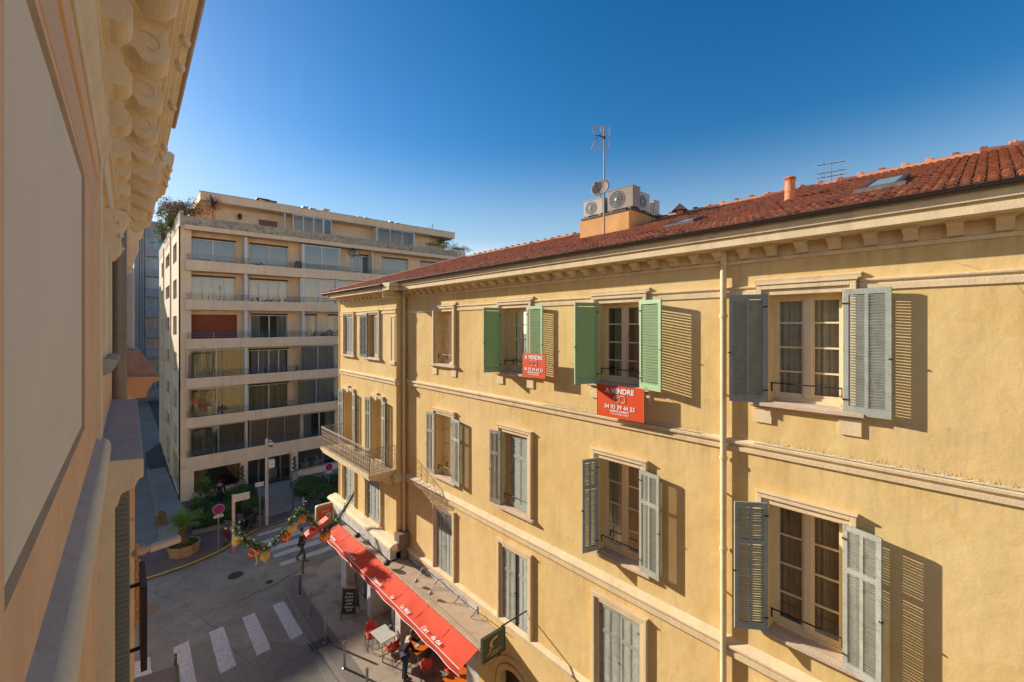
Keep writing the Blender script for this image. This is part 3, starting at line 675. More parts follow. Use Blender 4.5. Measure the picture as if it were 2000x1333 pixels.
# ================================================================ THINGS ON THE YELLOW BUILDING
def for_sale(y0, y1, z0, z1, X, label):
    t = thing('for_sale_sign', label, 'sign', (X, (y0+y1)/2, z0), 0, 'red for-sale boards')
    W, H = y1-y0, z1-z0; m = MB(); m.box(X, y0, z0, X+.012, y1, z1); m.build('board', SIGNR, t)
    m = MB(); m.box(X-.004, y0, z0, X+.016, y0+.008, z1); m.box(X-.004, y1-.008, z0, X+.016, y1, z1); m.build('edge_trim', M('orange_edge', (.72,.22,.08), .5), t)
    m = MB(); c = (y0+y1)/2; ux, uy = (0,-1,0), (0,0,1); x = X-.003
    text_mb(m, 'A VENDRE', H*.22, (x, c, z1-H*.16), ux, uy, bold=.008*H)
    text_mb(m, '04 93 39 44 23', H*.18, (x, c, z0+H*.335), ux, uy, bold=.004*H)
    text_mb(m, "AGENCE CANNET'S", H*.078, (x, c, z0+H*.21), ux, uy, bold=.003*H)
    text_mb(m, '7, rue La Fontaine, Cannes', H*.06, (x, c, z0+H*.13), ux, uy, bold=.002*H)
    r = H*.105; zc = z0+H*.6
    def ring(cy, a0, a1, n=20): m.tube([(x-.002, cy-r*math.cos(R(a0+(a1-a0)*i/n)), zc+r*math.sin(R(a0+(a1-a0)*i/n))) for i in range(n+1)], H*.009, 4)
    ring(c+r*.98, -40, -330); m.tube([(x-.002, c+r*1.6, zc-r*.1), (x-.002, c+r*.45, zc+r*.42)], H*.008, 4)
    ring(c-r*.98, 0, 360); m.tube([(x-.002, c-r*1.98, zc+r*.9), (x-.002, c-r*1.98, zc-r*1.0)], H*.009, 4)
    m.tube([(x-.002, c, zc-r*1.25), (x-.002, c, zc-r*1.7)], H*.009, 4)
    m.build('lettering', WHITE, t)
    m = MB()
    for yy in (y0+.03, y1-.03): m.tube([(X+.01, yy, z1-.03), (X+.12, yy, z1+.03)], .006, 5)
    m.build('cable_tie', METG, t); return t
p = onX(1166, 750, 7.74); q = onX(1258, 827, 7.74)
for_sale(q[1], p[1], q[2], p[2], 7.74, 'large red A VENDRE board hanging below the sill of the wide green-shuttered window')
p = onX(1020.5, 690, 7.66); q = onX(1065, 741, 7.66)
for_sale(q[1], p[1], q[2], p[2], 7.66, 'small red A VENDRE board in front of the light green shutter of the narrower window')
# awning
aw = thing('awning', 'long red canvas awning with white script on its valance over the shop front', 'awning', (6.9, 14, -9.0))
m = MB(); NA = 60; NB = 6; vs = []
AX0, AZ0, AX1, AZ1 = 7.13, -8.66, 6.52, -8.86
def arm(y): return abs(math.sin((y-9.3)*math.pi/3.2))
for i in range(NA+1):
    y = 9.25+(19.35-9.25)*i/NA
    for j in range(NB+1):
        t = j/NB; x = AX0+(AX1-AX0)*t; z = AZ0+(AZ1-AZ0)*t-.05*math.sin(math.pi*t)*arm(y)+.012*math.sin(y*7+t*3)*t+.008*math.sin(y*19+t*9)
        vs.append((x, y, z))
m.faces(vs, [(i*(NB+1)+j, i*(NB+1)+j+1, (i+1)*(NB+1)+j+1, (i+1)*(NB+1)+j) for i in range(NA) for j in range(NB)])
m.build('canopy', RED, aw, smooth=True)
m = MB(); vs = []
for i in range(NA*2+1):
    y = 9.25+(19.35-9.25)*i/NA/2
    vs += [(AX1, y, AZ1), (AX1-.015+.012*math.sin(y*5), y, AZ1-.1), (AX1-.01+.02*math.sin(y*5), y, AZ1-.19)]
m.faces(vs, [(3*i+j, 3*i+3+j, 3*i+4+j, 3*i+1+j) for i in range(NA*2) for j in range(2)])
val = m.build('valance', REDD, aw, smooth=True)
for y in (10.5, 11.75, 13.0, 14.25, 15.5, 16.75, 18.0):
    q = MB(); q.tube([(AX0+(AX1-AX0)*t, y, AZ0+(AZ1-AZ0)*t-.03*math.sin(math.pi*t)*arm(y)*1.67+.012*math.sin(y*7+t*3)*t+.008*math.sin(y*19+t*9)+.003) for t in (0, .17, .33, .5, .67, .83, 1)], .005, 4); q.build('seam', REDD, aw)
m = MB(); m.tube([(AX1-.012+.02*math.sin(y*5), y, AZ1-.19) for y in [9.25+.17*i for i in range(60)]], .009, 4)
for s_, y in (('boulangerie', 18.6), ('salon de thé', 16.6), ('Pâtisserie', 14.3), ('Le', 13.15), ('Le Midi', 12.3), ('L\u2019art', 11.1), ('du thé', 10.5)):
    text_mb(m, s_, .165, (AX1+.085, y, AZ1+.04), (0,-1,0), (.95,0,.31), shear=.35, bold=.004, depth=.015)
m.build('lettering', WHITE, val)
m = MB()
for y in (9.6, 12.8, 16, 19.1): m.tube([(7.12, y, -8.8), (6.56, y, AZ1-.02)], .018, 6)
m.tube([(AX1, 9.25, AZ1), (AX1, 19.35, AZ1)], .015, 6); m.build('arm', METW, aw)
# spot lamps over the awning
for k, y in enumerate((12.0, 12.9)):
    t = thing('spot_lamp', 'small silver arm lamp on the shop canopy, %s' % ('right of its twin' if k == 0 else 'left of its twin'), 'lamp', (7.4, y, -8.62), 0, 'arm lamps on the canopy')
    m = MB(); m.tube([(7.9, y+.1, -8.3), (7.6, y+.05, -8.15), (7.35, y, -8.4)], .012, 6); m.build('arm', METG, t)
    m = MB(); m.lathe([(.02, .1), (.06, .05), (.08, 0)], (7.35, y, -8.5), 10); m.build('lamp_shade', METG, t, smooth=True)
for k, (px, py) in enumerate(((698, 1045), (756, 1098))):
    p = onZ(px, py, -8.4); t = thing('floodlight', ('small black floodlight at the far end of the awning head' if k == 0 else 'black oval floodlight on the pale band above the middle of the awning'), 'lamp', (p[0], p[1], -8.5), 0, None)
    m = MB(); m.ball((p[0], p[1], -8.42), (.12, .17, .1), 10, 6); m.build('housing', DGREY, t, smooth=True); m = MB(); m.tube([(p[0]+.4, p[1], -8.5), (p[0], p[1], -8.45)], .015, 5); m.build('bracket', METG, t)
# green hanging sign with gold jumping figure
p = onZ(943, 1250, -8.55)
X0, X1, Yg, Z0, Z1 = 6.95, 7.93, 8.25, -9.35, -8.35
a_ = onY(943, 1252, Yg); b_ = onY(943, 1297, Yg); c_ = onY(986, 1232, Yg)
X0, Z1, Z0 = a_[0], a_[2], b_[2]; X1 = min(c_[0], 7.93)
gs = thing('hanging_sign', 'dark green hanging shop sign with a gold figure and thin gold lettering', 'sign', ((X0+X1)/2, Yg, Z0))
m = MB(); m.box(X0, Yg, Z0, X1, Yg+.06, Z1); m.build('panel', M('dark_green_sign', (.03,.045,.03), .45, .1, 4, spec=.5), gs, bevel=.006)
m = MB(); m.box(X0-.015, Yg-.012, Z0-.015, X0, Yg+.07, Z1+.015); m.box(X1, Yg-.012, Z0-.015, X1+.01, Yg+.07, Z1+.015); m.box(X0, Yg-.012, Z1, X1, Yg+.07, Z1+.015); m.box(X0, Yg-.012, Z0-.015, X1, Yg+.07, Z0); m.tube([(X1-.1, Yg+.03, Z1+.05), (D, Yg+.03, Z1+.05)], .02, 6); m.build('frame', DGREY, gs)
GOLD = M('gold_paint', (.62,.42,.12), .4, .1, 5)
m = MB(); W = X1-X0; H = Z1-Z0; fx = lambda a: X0+W*a; fz = lambda a: Z0+H*a
def gl(pts, r=.02): m.tube([(fx(a), Yg-.006, fz(b)) for a, b in pts], r, 5)
gl([(.42,.80),(.52,.84),(.6,.83)], .03); gl([(.66,.9),(.6,.83),(.5,.78)], .015); gl([(.42,.80),(.34,.72),(.30,.62)], .035); gl([(.3,.62),(.36,.5),(.28,.42)], .022); gl([(.36,.6),(.44,.52),(.4,.42)], .016); gl([(.28,.42),(.33,.36),(.25,.28)], .014)
text_mb(m, 'Le Comptoir', W*.13, (fx(.5), Yg-.006, fz(.26)), (1,0,0), (0,0,1)); text_mb(m, 'restaurant', W*.1, (fx(.5), Yg-.006, fz(.14)), (1,0,0), (0,0,1))
m.build('emblem', GOLD, gs)
# house number
p = onX(972, 1277); t = thing('house_number_plate', 'small dark plate with the number 5 beside the arched doorway', 'sign', (D-.02, p[1], p[2]-.1))
m = MB(); m.box(D-.02, p[1]-.1, p[2]-.1, D, p[1]+.1, p[2]+.1); m.build('plate', M('blue_enamel', (.03,.04,.07), .4), t); m = MB(); text_mb(m, '5', .17, (D-.024, p[1], p[2]), (0,-1,0), (0,0,1), bold=.01); m.build('lettering', WHITE, t)
# red square shop sign at the far end of the shop
a_ = onY(618, 990, 20.9); b_ = onY(651, 986, 20.9); X0, X1 = a_[0], max(b_[0], a_[0]+.6)
z1 = onY(620, 990, 20.9)[2]; z0 = z1-.95; Yg = 20.9
rs = thing('lightbox_sign', 'square orange and red sign with rounded corners and cream rim by the far shop corner', 'sign', ((X0+X1)/2, Yg, z0))
def rrect(m, x0, x1, z0, z1, r, y0, y1):
    P = []
    for cx, cz, s in ((x1-r, z1-r, 0), (x0+r, z1-r, 90), (x0+r, z0+r, 180), (x1-r, z0+r, 270)):
        for k in range(5): P.append((cx+r*math.cos(R(s+22.5*k)), cz+r*math.sin(R(s+22.5*k))))
    m.prism(P, lambda p, t: (p[0], t, p[1]), y0, y1)
m = MB(); rrect(m, X0-.03, X1+.03, z0-.03, z1+.03, .1, Yg, Yg+.12); m.build('rim', M('cream_plastic', (.7,.6,.4), .4), rs)
m = MB(); rrect(m, X0+.02, X1-.02, z0+.02, z1-.02, .08, Yg-.01, Yg+.05); m.build('panel', M('orange_panel', (.52,.19,.06), .4), rs)
m = MB(); c = (X0+X1)/2; zc = (z0+z1)/2
m.lathe([(.02, 0), (.24, 0), (.24, .01), (.02, .012)], (0, 0, 0), 20, fn=lambda q: (c-.08+q[0], Yg-.015-q[2], zc+.05+q[1]*.95)); rrect(m, c-.1, c+.3, zc+.1, zc+.3, .08, Yg-.024, Yg-.01)
m.build('red_disc', SIGNR, rs)
m = MB(); m.tube([(c+.13+.1*math.cos(i*.7854), Yg-.03, zc-.05+.1*math.sin(i*.7854)) for i in range(8)], .03, 5, closed=True); text_mb(m, 'pizza', .16, (c+.02, Yg-.03, zc+.2), (1,0,0), (0,0,1)); m.build('lettering', WHITE, rs)
# AC units on the plinth
def ac_unit(w_, h_, d_, label, loc, rz, cage=False, mat=ACW):
    t = lthing('air_conditioner', label, 'air conditioner', 'air conditioning units on the roof plinth')
    m = MB(); m.box(-w_/2, -d_/2, .06, w_/2, d_/2, h_+.06); m.box(-w_/2+.08, -d_/2, 0, -w_/2+.16, d_/2, .06); m.box(w_/2-.16, -d_/2, 0, w_/2-.08, d_/2, .06); m.box(-w_/2-.01, -d_/2-.01, h_+.05, w_/2+.01, d_/2+.01, h_+.075)
    m.build('casing', mat, t, local=True, bevel=.008)
    cx = -w_*.14; r = min(h_*.43, w_*.3); g = MB(); zc = h_/2+.06
    for rr in (r, r*.8, r*.6, r*.4, r*.2): g.tube([(cx+rr*math.cos(k*.314), -d_/2-.015, zc+rr*math.sin(k*.314)) for k in range(20)], .006, 3, closed=True)
    for k in range(12): a_ = k*math.pi/6; g.tube([(cx, -d_/2-.012, zc), (cx+r*math.cos(a_), -d_/2-.012, zc+r*math.sin(a_))], .004, 3)
    g.build('fan_grille', METG, t, local=True)
    f = MB(); f.lathe([(.01, 0), (r*.97, 0), (r*.97, .004), (.01, .004)], (0, 0, 0), 24, fn=lambda q: (cx+q[0], -d_/2-.006+q[2]*.5, zc+q[1])); f.build('fan_opening', DGREY, t, local=True)
    h2 = MB(); h2.lathe([(.01, 0), (r*.2, 0), (.01, .02)], (0, 0, 0), 14, fn=lambda q: (cx+q[0], -d_/2-.018-q[2], zc+q[1])); h2.build('fan_hub', METW, t, local=True)
    s_ = MB()
    for k in range(9): s_.box(w_/2+.001, -d_/2+.04, .1+k*(h_-.06)/9, w_/2+.014, d_/2-.04, .1+k*(h_-.06)/9+.012)
    if cage:
        for k in range(9): s_.box(-w_/2+.03+k*(w_-.06)/9, d_/2+.001, .1, -w_/2+.045+k*(w_-.06)/9, d_/2+.02, h_)
    s_.build('side_grille', METG, t, local=True)
    t.location = loc; t.rotation_euler = (0, 0, rz); t['_o'] = list(loc); return t
ac_unit(.70, .46, .30, 'small weathered white AC unit at the far left end of the roof plinth', (10.62, 7.98, PZ+.05), R(-90), mat=M('sun_yellowed_casing', (.40,.35,.28), .5, .15, 3))
ac_unit(.84, .58, .36, 'largest brownish AC unit with broad side panel beside the antenna mast', (10.66, 7.05, PZ+.05), R(-90), mat=M('tan_casing', (.27,.22,.18), .5, .15, 3))
ac_unit(.60, .50, .3, 'AC unit with big round fan grille facing the tiled slope', (11.15, 6.84, PZ+.05), R(0), True)
ac_unit(.5, .44, .3, 'slatted AC unit behind the one with the big round fan, nearest the ridge', (11.93, 6.98, PZ+.05), R(90), True)
# antenna mast
X, Y = 10.12, 7.5
p = onX(1180, 460, 10.12); Y = p[1]; z0 = rz(X)
zt = onX(1180, 247, X)[2]
t = thing('antenna_mast', 'tall thin steel mast carrying a curved grid TV antenna on the tiled roof', 'antenna', (X, Y, z0))
m = MB(); m.tube([(X, Y, z0-.05), (X, Y, z0+1.7), (X, Y, zt)], [.026, .022, .018], 8); m.build('mast', STEEL, t, smooth=True)
m = MB(); ZG = onX(1180, 270, X)[2]
def gp(s, v):      # s sideways, v vertical offset; curved grid facing left
    return Vector((X-.03+s*.74-.08*abs(v)/.3, Y-s*.67+.05*abs(v)/.3, ZG+v))
for k, v in enumerate((.30, .24, .18, .11, .05, -.05, -.11, -.17, -.23, -.29, -.35)):
    m.tube([gp(-.25+.5*i/6, v) for i in range(7)], .009, 4)
for s in (-.25, .25, 0): m.tube([gp(s*(1-.2*q), v) for q, v in ((0, .3), (.6, .18), (1, .04))], .012, 4); m.tube([gp(s*(1-.2*q), v) for q, v in ((1, -.04), (.4, -.2), (0, -.35))], .012, 4)
m.build('grid_reflector', M('sunbleached_grid', (.45,.38,.28), .6), t)
m = MB(); m.tube([(X, Y, ZG), (X-.3, Y, ZG)], .012, 5); m.tube([(X-.22, Y-.15, ZG-.06), (X-.22, Y+.15, ZG+.06)], .008, 4); m.tube([(X-.22, Y+.15, ZG-.06), (X-.22, Y-.15, ZG+.06)], .008, 4); m.box(X-.03, Y-.03, ZG-.02, X+.03, Y+.03, ZG+.05); m.build('dipole', IRON, t)
# satellite dish
zd = onX(1172, 373, X)[2]
t = thing('satellite_dish', 'small tan satellite dish fixed to the tall antenna mast above the AC units', 'satellite dish', (X, Y, zd))
dirv = Vector((-.85, -.25, .35)).normalized(); uu = dirv.orthogonal().normalized(); vv = dirv.cross(uu); cc = Vector((X-.10, Y+.04, zd))
m = MB(); rad = .27; vs = []; N_ = 20
for j in range(6):
    r_ = rad*j/5
    for k in range(N_): vs.append(cc+dirv*(r_*r_*.9)+uu*max(r_, .002)*math.cos(k*6.283/N_)+vv*max(r_, .002)*math.sin(k*6.283/N_))
m.faces(vs, [(j*N_+k, j*N_+(k+1) % N_, (j+1)*N_+(k+1) % N_, (j+1)*N_+k) for j in range(5) for k in range(N_)])
d_ = m.build('dish', M('tan_dish', (.30,.25,.21), .5, .1, 3), t, smooth=True); sm = d_.modifiers.new('solid', 'SOLIDIFY'); sm.thickness = .01
m = MB(); e_ = cc+dirv*.42+Vector((0, 0, -.1)); m.tube([cc-Vector((0, 0, .22)), e_], .009, 5); m.build('feed_arm', IRON, t)
m = MB(); m.ball(e_, .035); m.tube([e_, e_+Vector((0, 0, -.09))], .015, 6); m.build('receiver', DGREY, t, smooth=True)
# yagi antenna behind the ridge
a_ = onX(1624, 350, 12.4); ZT = onX(1624, 318, 12.4)[2]; Xa, Ya = 12.4, a_[1]
t = thing('yagi_antenna', 'small comb-like TV antenna rising behind the roof ridge right of the chimney pot', 'antenna', (Xa, Ya, rz(12)-.3))
m = MB(); m.tube([(Xa, Ya, rz(12)-.4), (Xa, Ya, ZT+.02)], .014, 6); m.build('mast', METG, t)
m = MB()
for zz, L_ in ((ZT-.02, .42), (ZT-.22, .4), (ZT-.32, .42)):
    m.tube([(Xa-.25, Ya+.22, zz-.06), (Xa+.25, Ya-.22, zz+.06)], .008, 4)
    for k in range(5): q = -.22+.11*k; m.tube([(Xa+q-.1, Ya-q*.9-.15, zz+q*.24), (Xa+q+.1, Ya-q*.9+.15, zz+q*.24)], .004, 3)
m.build('element', IRON, t)
# christmas garland -----------------------------------------------
G0 = onY(690, 968, 15.5)
def gpt(px, py, k):            # the garland runs from the facade out across the street towards the left pole
    Yk = 17.6+k*1.6; return Vector(onY(px, py, Yk))
path2 = [(690, 966), (676, 990), (664, 1008), (650, 1025), (634, 1037), (620, 1030), (606, 1014), (593, 1001), (583, 998), (572, 1012), (562, 1030), (548, 1046), (534, 1061), (519, 1070), (505, 1069), (491, 1063), (477, 1056), (467, 1044), (459, 1030)]
GP = [gpt(px, py, i/(len(path2)-1)) for i, (px, py) in enumerate(path2)]
gar = thing('garland', 'green Christmas garland with red and gold boxes and baubles strung across the street', 'garland', tuple(GP[9]))
m = MB(); DN = []
for i in range(len(GP)-1):
    for k in range(6): DN.append(GP[i].lerp(GP[i+1], k/6))
DN.append(GP[-1])
m.tube(DN, .05, 5)
for i, p in enumerate(DN):
    taper = .45 if i < 14 else 1
    for k in range(int(95*taper)):
        d = Vector((random.gauss(0,1), random.gauss(0,1), random.gauss(0,1))).normalized()*random.uniform(.03, .20)*(.6+.4*taper)
        m.leaf(p+d, random.uniform(.025, .05), random.choice((0, 0, 1, 1, 1, 2)), asp=.3)
m.build('greenery', [M('tinsel_dark', (.03,.09,.03), .5, .3, 5), M('tinsel_green', (.06,.20,.08), .45, .3, 5), M('tinsel_pale', (.30,.45,.30), .4, .2, 5)], gar)
BOXR, BOXO, BOXY = M('red_foil', (.62,.06,.02), .4), M('orange_foil', (.72,.24,.03), .4), M('yellow_foil', (.72,.52,.12), .4)
RIB = M('ribbon', (.75,.6,.3), .4)
def gift(i, mat, off=(0, 0, -.28), s=.13, tilt=.3):
    c = DN[i]+Vector(off); m = MB(); rot = Matrix.Rotation(tilt, 3, 'X') @ Matrix.Rotation(tilt*2, 3, 'Z')
    a, b_, z = (rot @ Vector(v) for v in ((2*s, 0, 0), (0, 1.6*s, 0), (0, 0, 2*s))); m.obox(c-(a+b_+z)/2, a, b_, z); g = m.build('gift_box', mat, gar)
    r_ = MB(); a2, b2, z2 = a*1.03, b_*1.03, z*1.03; r_.obox(c-(a2*.16+b2+z2)/2, a2*.16, b2, z2); r_.obox(c-(a2+b2+z2*.16)/2, a2, b2, z2*.16); r_.build('ribbon', RIB, g)
for i, mt in ((104, BOXY), (88, BOXR), (78, BOXY), (62, BOXR), (56, BOXY), (45, BOXO), (34, BOXR)): gift(i, mt, (random.uniform(-.05, .05), -.1, -.26), .13, random.uniform(.1, .5))
gift(24, BOXO, (0, -.05, -.2), .16, .2)
c = DN[27]; m = MB(); m.obox(c+Vector((-.5, -.1, -.28)), Vector((.85, 0, .45)), Vector((0, .35, 0)), Vector((-.09, 0, .2))); m.build('banner_box', M('coral_board', (.68,.14,.09), .6), gar)
for i in range(14, len(DN), 3): m = MB(); m.ball(DN[i]+Vector((random.uniform(-.12, .12), -.14, random.uniform(-.1, .14))), random.uniform(.03, .05), 7, 5); m.build('bauble', random.choice((BOXR, BOXR, RIB, METW)), gar, smooth=True)
m = MB(); m.tube([DN[86]+Vector((0, 0, -.35)), DN[86]+Vector((.02, 0, -.62)), DN[86]+Vector((-.02, 0, -.75))], .02, 5); m.tube([DN[78]+Vector((0, 0, -.35)), DN[78]+Vector((0, 0, -.6))], .02, 5); m.build('tassel', RIB, gar)
m = MB(); m.tube([GP[-1], GP[-1]+(GP[-1]-GP[-2]).normalized()*.4+Vector((0, 0, .2))], .006, 4); m.build('wire', DGREY, gar); m = MB(); e1 = onX(690, 960, DP-.02); m.tube([GP[0], e1], .006, 4); m.build('wire', DGREY, gar)
# ================================================================ FAR APARTMENT BLOCK
FY, FS, FX = 38.7, 37.5, 3.1
WARP[0] = lambda p: (p[0], p[1], p[2]+.009*(p[0]-3.1))
ap = thing('apartment_block', 'beige six-storey apartment block with long balconies and a roof terrace, across the junction', 'building', (15, 48, GZ))
def fX(px, Y=FY): a, b, c = ray(px, 600); return Y*a/b
ZT = [4.71-2.76*k for k in range(6)]
rows = [
 [('win', 369, 461, 1), ('win', 487, 563, 1), ('flush', 590, 665, 1), ('win', 683, 722, 2), ('win', 745, 797, 1), ('win', 820, 857, 0)],
 [('win', 372, 460, 1), ('win', 486, 563, 1), ('flush', 587, 655, 1), ('flush', 656, 712, 1)],
 [('blind', 369, 463, 0), ('win', 489, 562, 2), ('win', 587, 619, 2), ('win', 640, 690, 2)],
 [('glazed', 365, 476, 3), ('win', 485, 564, 1), ('flush', 585, 655, 1)],
 [('glazed', 367, 476, 3), ('win', 485, 564, 3), ('flush', 578, 655, 3)],
 [('glazed', 369, 480, 4), ('flushp', 488, 587, 5), ('win', 592, 655, 2)]]
holes = []
for j, row in enumerate(rows):
    for kd, a, b_, c in row:
        if kd in ('win', 'blind'): holes.append((fX(a), fX(b_), ZT[j]-.55, ZT[j]+1.75))
        if kd in ('flush', 'glazed', 'flushp'): holes.append((fX(a)+.3, fX(b_)-.2, ZT[j]-.55, ZT[j]+1.75))
m = MB(); wall_grid(m, lambda a, z, w_: (a, FY+w_, z), FX+.3, 27.5, -9.8, 7.1, holes, .2)
m.box(FX, 37.9, GZ, FX+.62, FY+.3, 7.15)
for k in range(1, 8):                       # terrace slabs' undersides close the storeys
    pass
m.build('front_wall', BEIGE, ap)
SY = [(338, 345), (323.5, 331), (315.5, 319)]
def sY(px): a, b, c = ray(px, 600); return FX*b/a
hs = []
for j in range(7):
    z = 4.95-2.76*j
    for i, (a, b_) in enumerate(SY): hs.append((sY(b_), sY(a), z+(.35 if i == 1 else 0), z+1.45))
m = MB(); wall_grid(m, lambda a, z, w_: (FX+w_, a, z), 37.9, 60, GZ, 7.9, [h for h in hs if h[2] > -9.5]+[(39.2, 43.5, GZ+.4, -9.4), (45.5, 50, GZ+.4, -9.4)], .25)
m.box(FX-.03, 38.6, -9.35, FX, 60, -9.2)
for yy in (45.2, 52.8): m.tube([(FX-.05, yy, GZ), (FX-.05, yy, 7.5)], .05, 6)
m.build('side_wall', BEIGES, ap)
m = MB(); m.poly([(28, 60, GZ), (FX, 60, GZ), (FX, 60, 7.9), (28, 60, 7.9)]); m.box(FX+.5, FY+2.2, GZ, 27, FY+2.3, 7.0)
for z in ZT+[ZT[-1]-2.76, 7.3]: m.box(FX+.3, FY+.25, z-.75, 27, FY+2.2, z-.58)
for x in (6.95, 10.7, 15.5, 20, 24): m.box(x, FY+.25, -9.7, x+.1, FY+2.2, 7)
m.build('interior_wall', M('warm_room', (.22,.20,.17), .9, .3, .8), ap)
for h in hs:
    if h[2] > -9.5:
        f = MB(); x = FX+.2; f.box(x, h[0], h[2], x+.05, h[0]+.08, h[3]); f.box(x, h[1]-.08, h[2], x+.05, h[1], h[3]); f.box(x, h[0], h[3]-.06, x+.05, h[1], h[3]); f.box(x, h[0], h[2], x+.05, h[1], h[2]+.06)
        if h[1]-h[0] > 3: f.box(x, (h[0]+h[1])/2-.05, h[2], x+.05, (h[0]+h[1])/2+.05, h[3])
        w_ = f.build('side_window', M('brown_frame', (.2,.15,.1), .6) if h is hs[0] else bpy.data.materials['brown_frame'], ap)
        g = MB(); g.poly([(x+.03, h[0], h[2]), (x+.03, h[1], h[2]), (x+.03, h[1], h[3]), (x+.03, h[0], h[3])]); g.build('pane', GREENGL, w_)
for a, b_ in ((39.2, 43.5), (45.5, 50)):
    f = MB(); f.box(FX+.2, a, GZ+.4, FX+.25, a+.1, -9.4); f.box(FX+.2, (a+b_)/2, GZ+.4, FX+.25, (a+b_)/2+.1, -9.4); w_ = f.build('shop_window', METG, ap)
    g = MB(); g.poly([(FX+.23, a, GZ+.4), (FX+.23, b_, GZ+.4), (FX+.23, b_, -9.4), (FX+.23, a, -9.4)]); g.build('pane', GLASSB, w_)
def wavyx(mb, Y, x0, x1, z0, z1, amp=.06, n=30, f=14, mi=0):
    vs = []
    for i in range(n+1):
        x = x0+(x1-x0)*i/n; dy = amp*math.sin(f*i/n*2)+amp*.5*math.sin(f*3.1*i/n+x)
        vs += [(x, Y+dy, z0), (x, Y+dy*.7, z1)]
    mb.faces(vs, [(2*i, 2*i+2, 2*i+3, 2*i+1) for i in range(n)], mi)
def fwindow(x0, x1, z0, z1, Y, nb, curtain, fr=METW, gl=GLASSB):
    f = MB(); t = .07
    f.box(x0, Y, z0, x0+t, Y+.06, z1); f.box(x1-t, Y, z0, x1, Y+.06, z1); f.box(x0+t, Y, z1-t, x1-t, Y+.06, z1); f.box(x0+t, Y, z0, x1-t, Y+.06, z0+t)
    for k in range(1, nb): x = x0+(x1-x0)*k/nb; f.box(x-.04, Y-.005, z0+t, x+.04, Y+.06, z1-t)
    w_ = f.build('window', fr, ap)
    g = MB(); g.poly([(x0+t, Y+.03, z0+t), (x1-t, Y+.03, z0+t), (x1-t, Y+.03, z1-t), (x0+t, Y+.03, z1-t)]); g.build('pane', gl, w_)
    if curtain:
        c = MB(); L_ = x1-x0
        if curtain == 1: wavyx(c, Y+.25, x0+L_*.1, x1-L_*.05, z0+.05, z1-.05, .07, 50, 22)
        if curtain == 2: wavyx(c, Y+.25, x0, x0+L_*.28, z0, z1, .06, 16, 8); wavyx(c, Y+.25, x1-L_*.28, x1, z0, z1, .06, 16, 8)
        if curtain == 3: wavyx(c, Y+.35, x0, x1, z0, z1, .09, 60, 30)
        c.build('curtain', CURTY if curtain == 3 else CURTW, w_)
    return w_
for j, row in enumerate(rows):
    z = ZT[j]
    for kd, a, b_, c in row:
        x0, x1 = fX(a), fX(b_)
        if kd == 'win':
            fwindow(x0, x1, z-.55, z+1.75, FY+.12, 4 if (j in (1, 3) and x1-x0 > 2) else 2, c, gl=GLASST if j < 2 else GLASSB)
            if j < 5: k = MB(); k.box(x0, FY-.02, z+1.75, x1, FY+.1, z+1.87); k.build('lintel_box', DGREY, ap)
        elif kd == 'blind':
            k = MB(); k.box(x0, FY+.05, z-.55, x1, FY+.1, z+1.75)
            for i in range(24): k.box(x0, FY+.03, z-.5+i*.094, x1, FY+.05, z-.5+i*.094+.03)
            k.build('roller_blind', REDBL, ap)
        else:
            Yf = FS+.18; x0, x1 = fX(a, Yf), fX(b_, Yf)
            gl = GLASSB
            if kd == 'flushp':
                fwindow(x0, x1, z-.15, z+2.0, Yf, 3, 0, METG); k = MB()
                for i in range(3): xa = x0+(x1-x0)*i/3+.08; k.poly([(xa, Yf+.1, z-.1), (xa+(x1-x0)/3-.14, Yf+.1, z-.1), (xa+(x1-x0)/3-.14, Yf+.1, z+1.95), (xa, Yf+.1, z+1.95)])
                k.build('blind', BLINDP, ap)
            else:
                w_ = fwindow(x0, x1, z-.15, z+2.0, Yf, 2, 1 if kd == 'flush' else 0, METW if j < 3 else METG, GLASST if j < 2 else GLASSB)
                if kd == 'glazed':
                    k = MB(); wavyx(k, Yf+.9, x0+.1, x0+(x1-x0)*.5, z-.1, z+1.6, .09, 40, 20); k.build('curtain', CURTY if j < 5 else M('sage_drape', (.32,.38,.28), .8), w_)
                    k = MB(); wavyx(k, Yf+.6, x0+(x1-x0)*.52, x1-.05, z-.1, z+1.95, .05, 30, 16); k.build('curtain', CURTD if j == 3 else M('grey_green_drape', (.22,.24,.20), .8), w_)
# balconies
for j, z in enumerate(ZT):
    m = MB(); x1 = 27.0
    m.box(FX+.28, FS, z-.72, x1, FS+.14, z); m.box(FX+.28, FS+.14, z-.72, x1, FY+.1, z-.55); m.box(FX+.28, FS+.14, z-.55, FX+.4, FY, z-.1)
    bo = m.build('balcony', BEIGE, ap, bevel=.02)
    m = MB()
    for h in (.14, .28, .42): m.tube([(FX+.34, FS+.06, z+h), (x1, FS+.06, z+h)], .018, 5); m.tube([(FX+.34, FS+.06, z+h), (FX+.34, FY, z+h)], .018, 5)
    x = FX+.34
    while x < x1: m.tube([(x, FS+.06, z-.1), (x, FS+.06, z+.43)], .02, 5); x += 1.55
    m.build('railing', METG, bo)
m = MB()
for j, z in enumerate(ZT):
    m.box(6.93, FS+.2, z-.55, 7.13, FY, z+2.04)
    if j < 3: m.box(11.02, FS+.2, z-.55, 11.2, FY, z+2.04); m.box(17.0, FS+.3, z-.5, 17.1, FY, z+2.04)
m.build('partition', METW, ap)
m = MB(); m.box(FX+.2, FS-.02, 6.84, 27.0, FS+.2, 7.16); m.box(FX+.2, FS+.2, 6.95, 27, FY+.05, 7.12); m.build('eaves_slab', BEIGE, ap, bevel=.01)
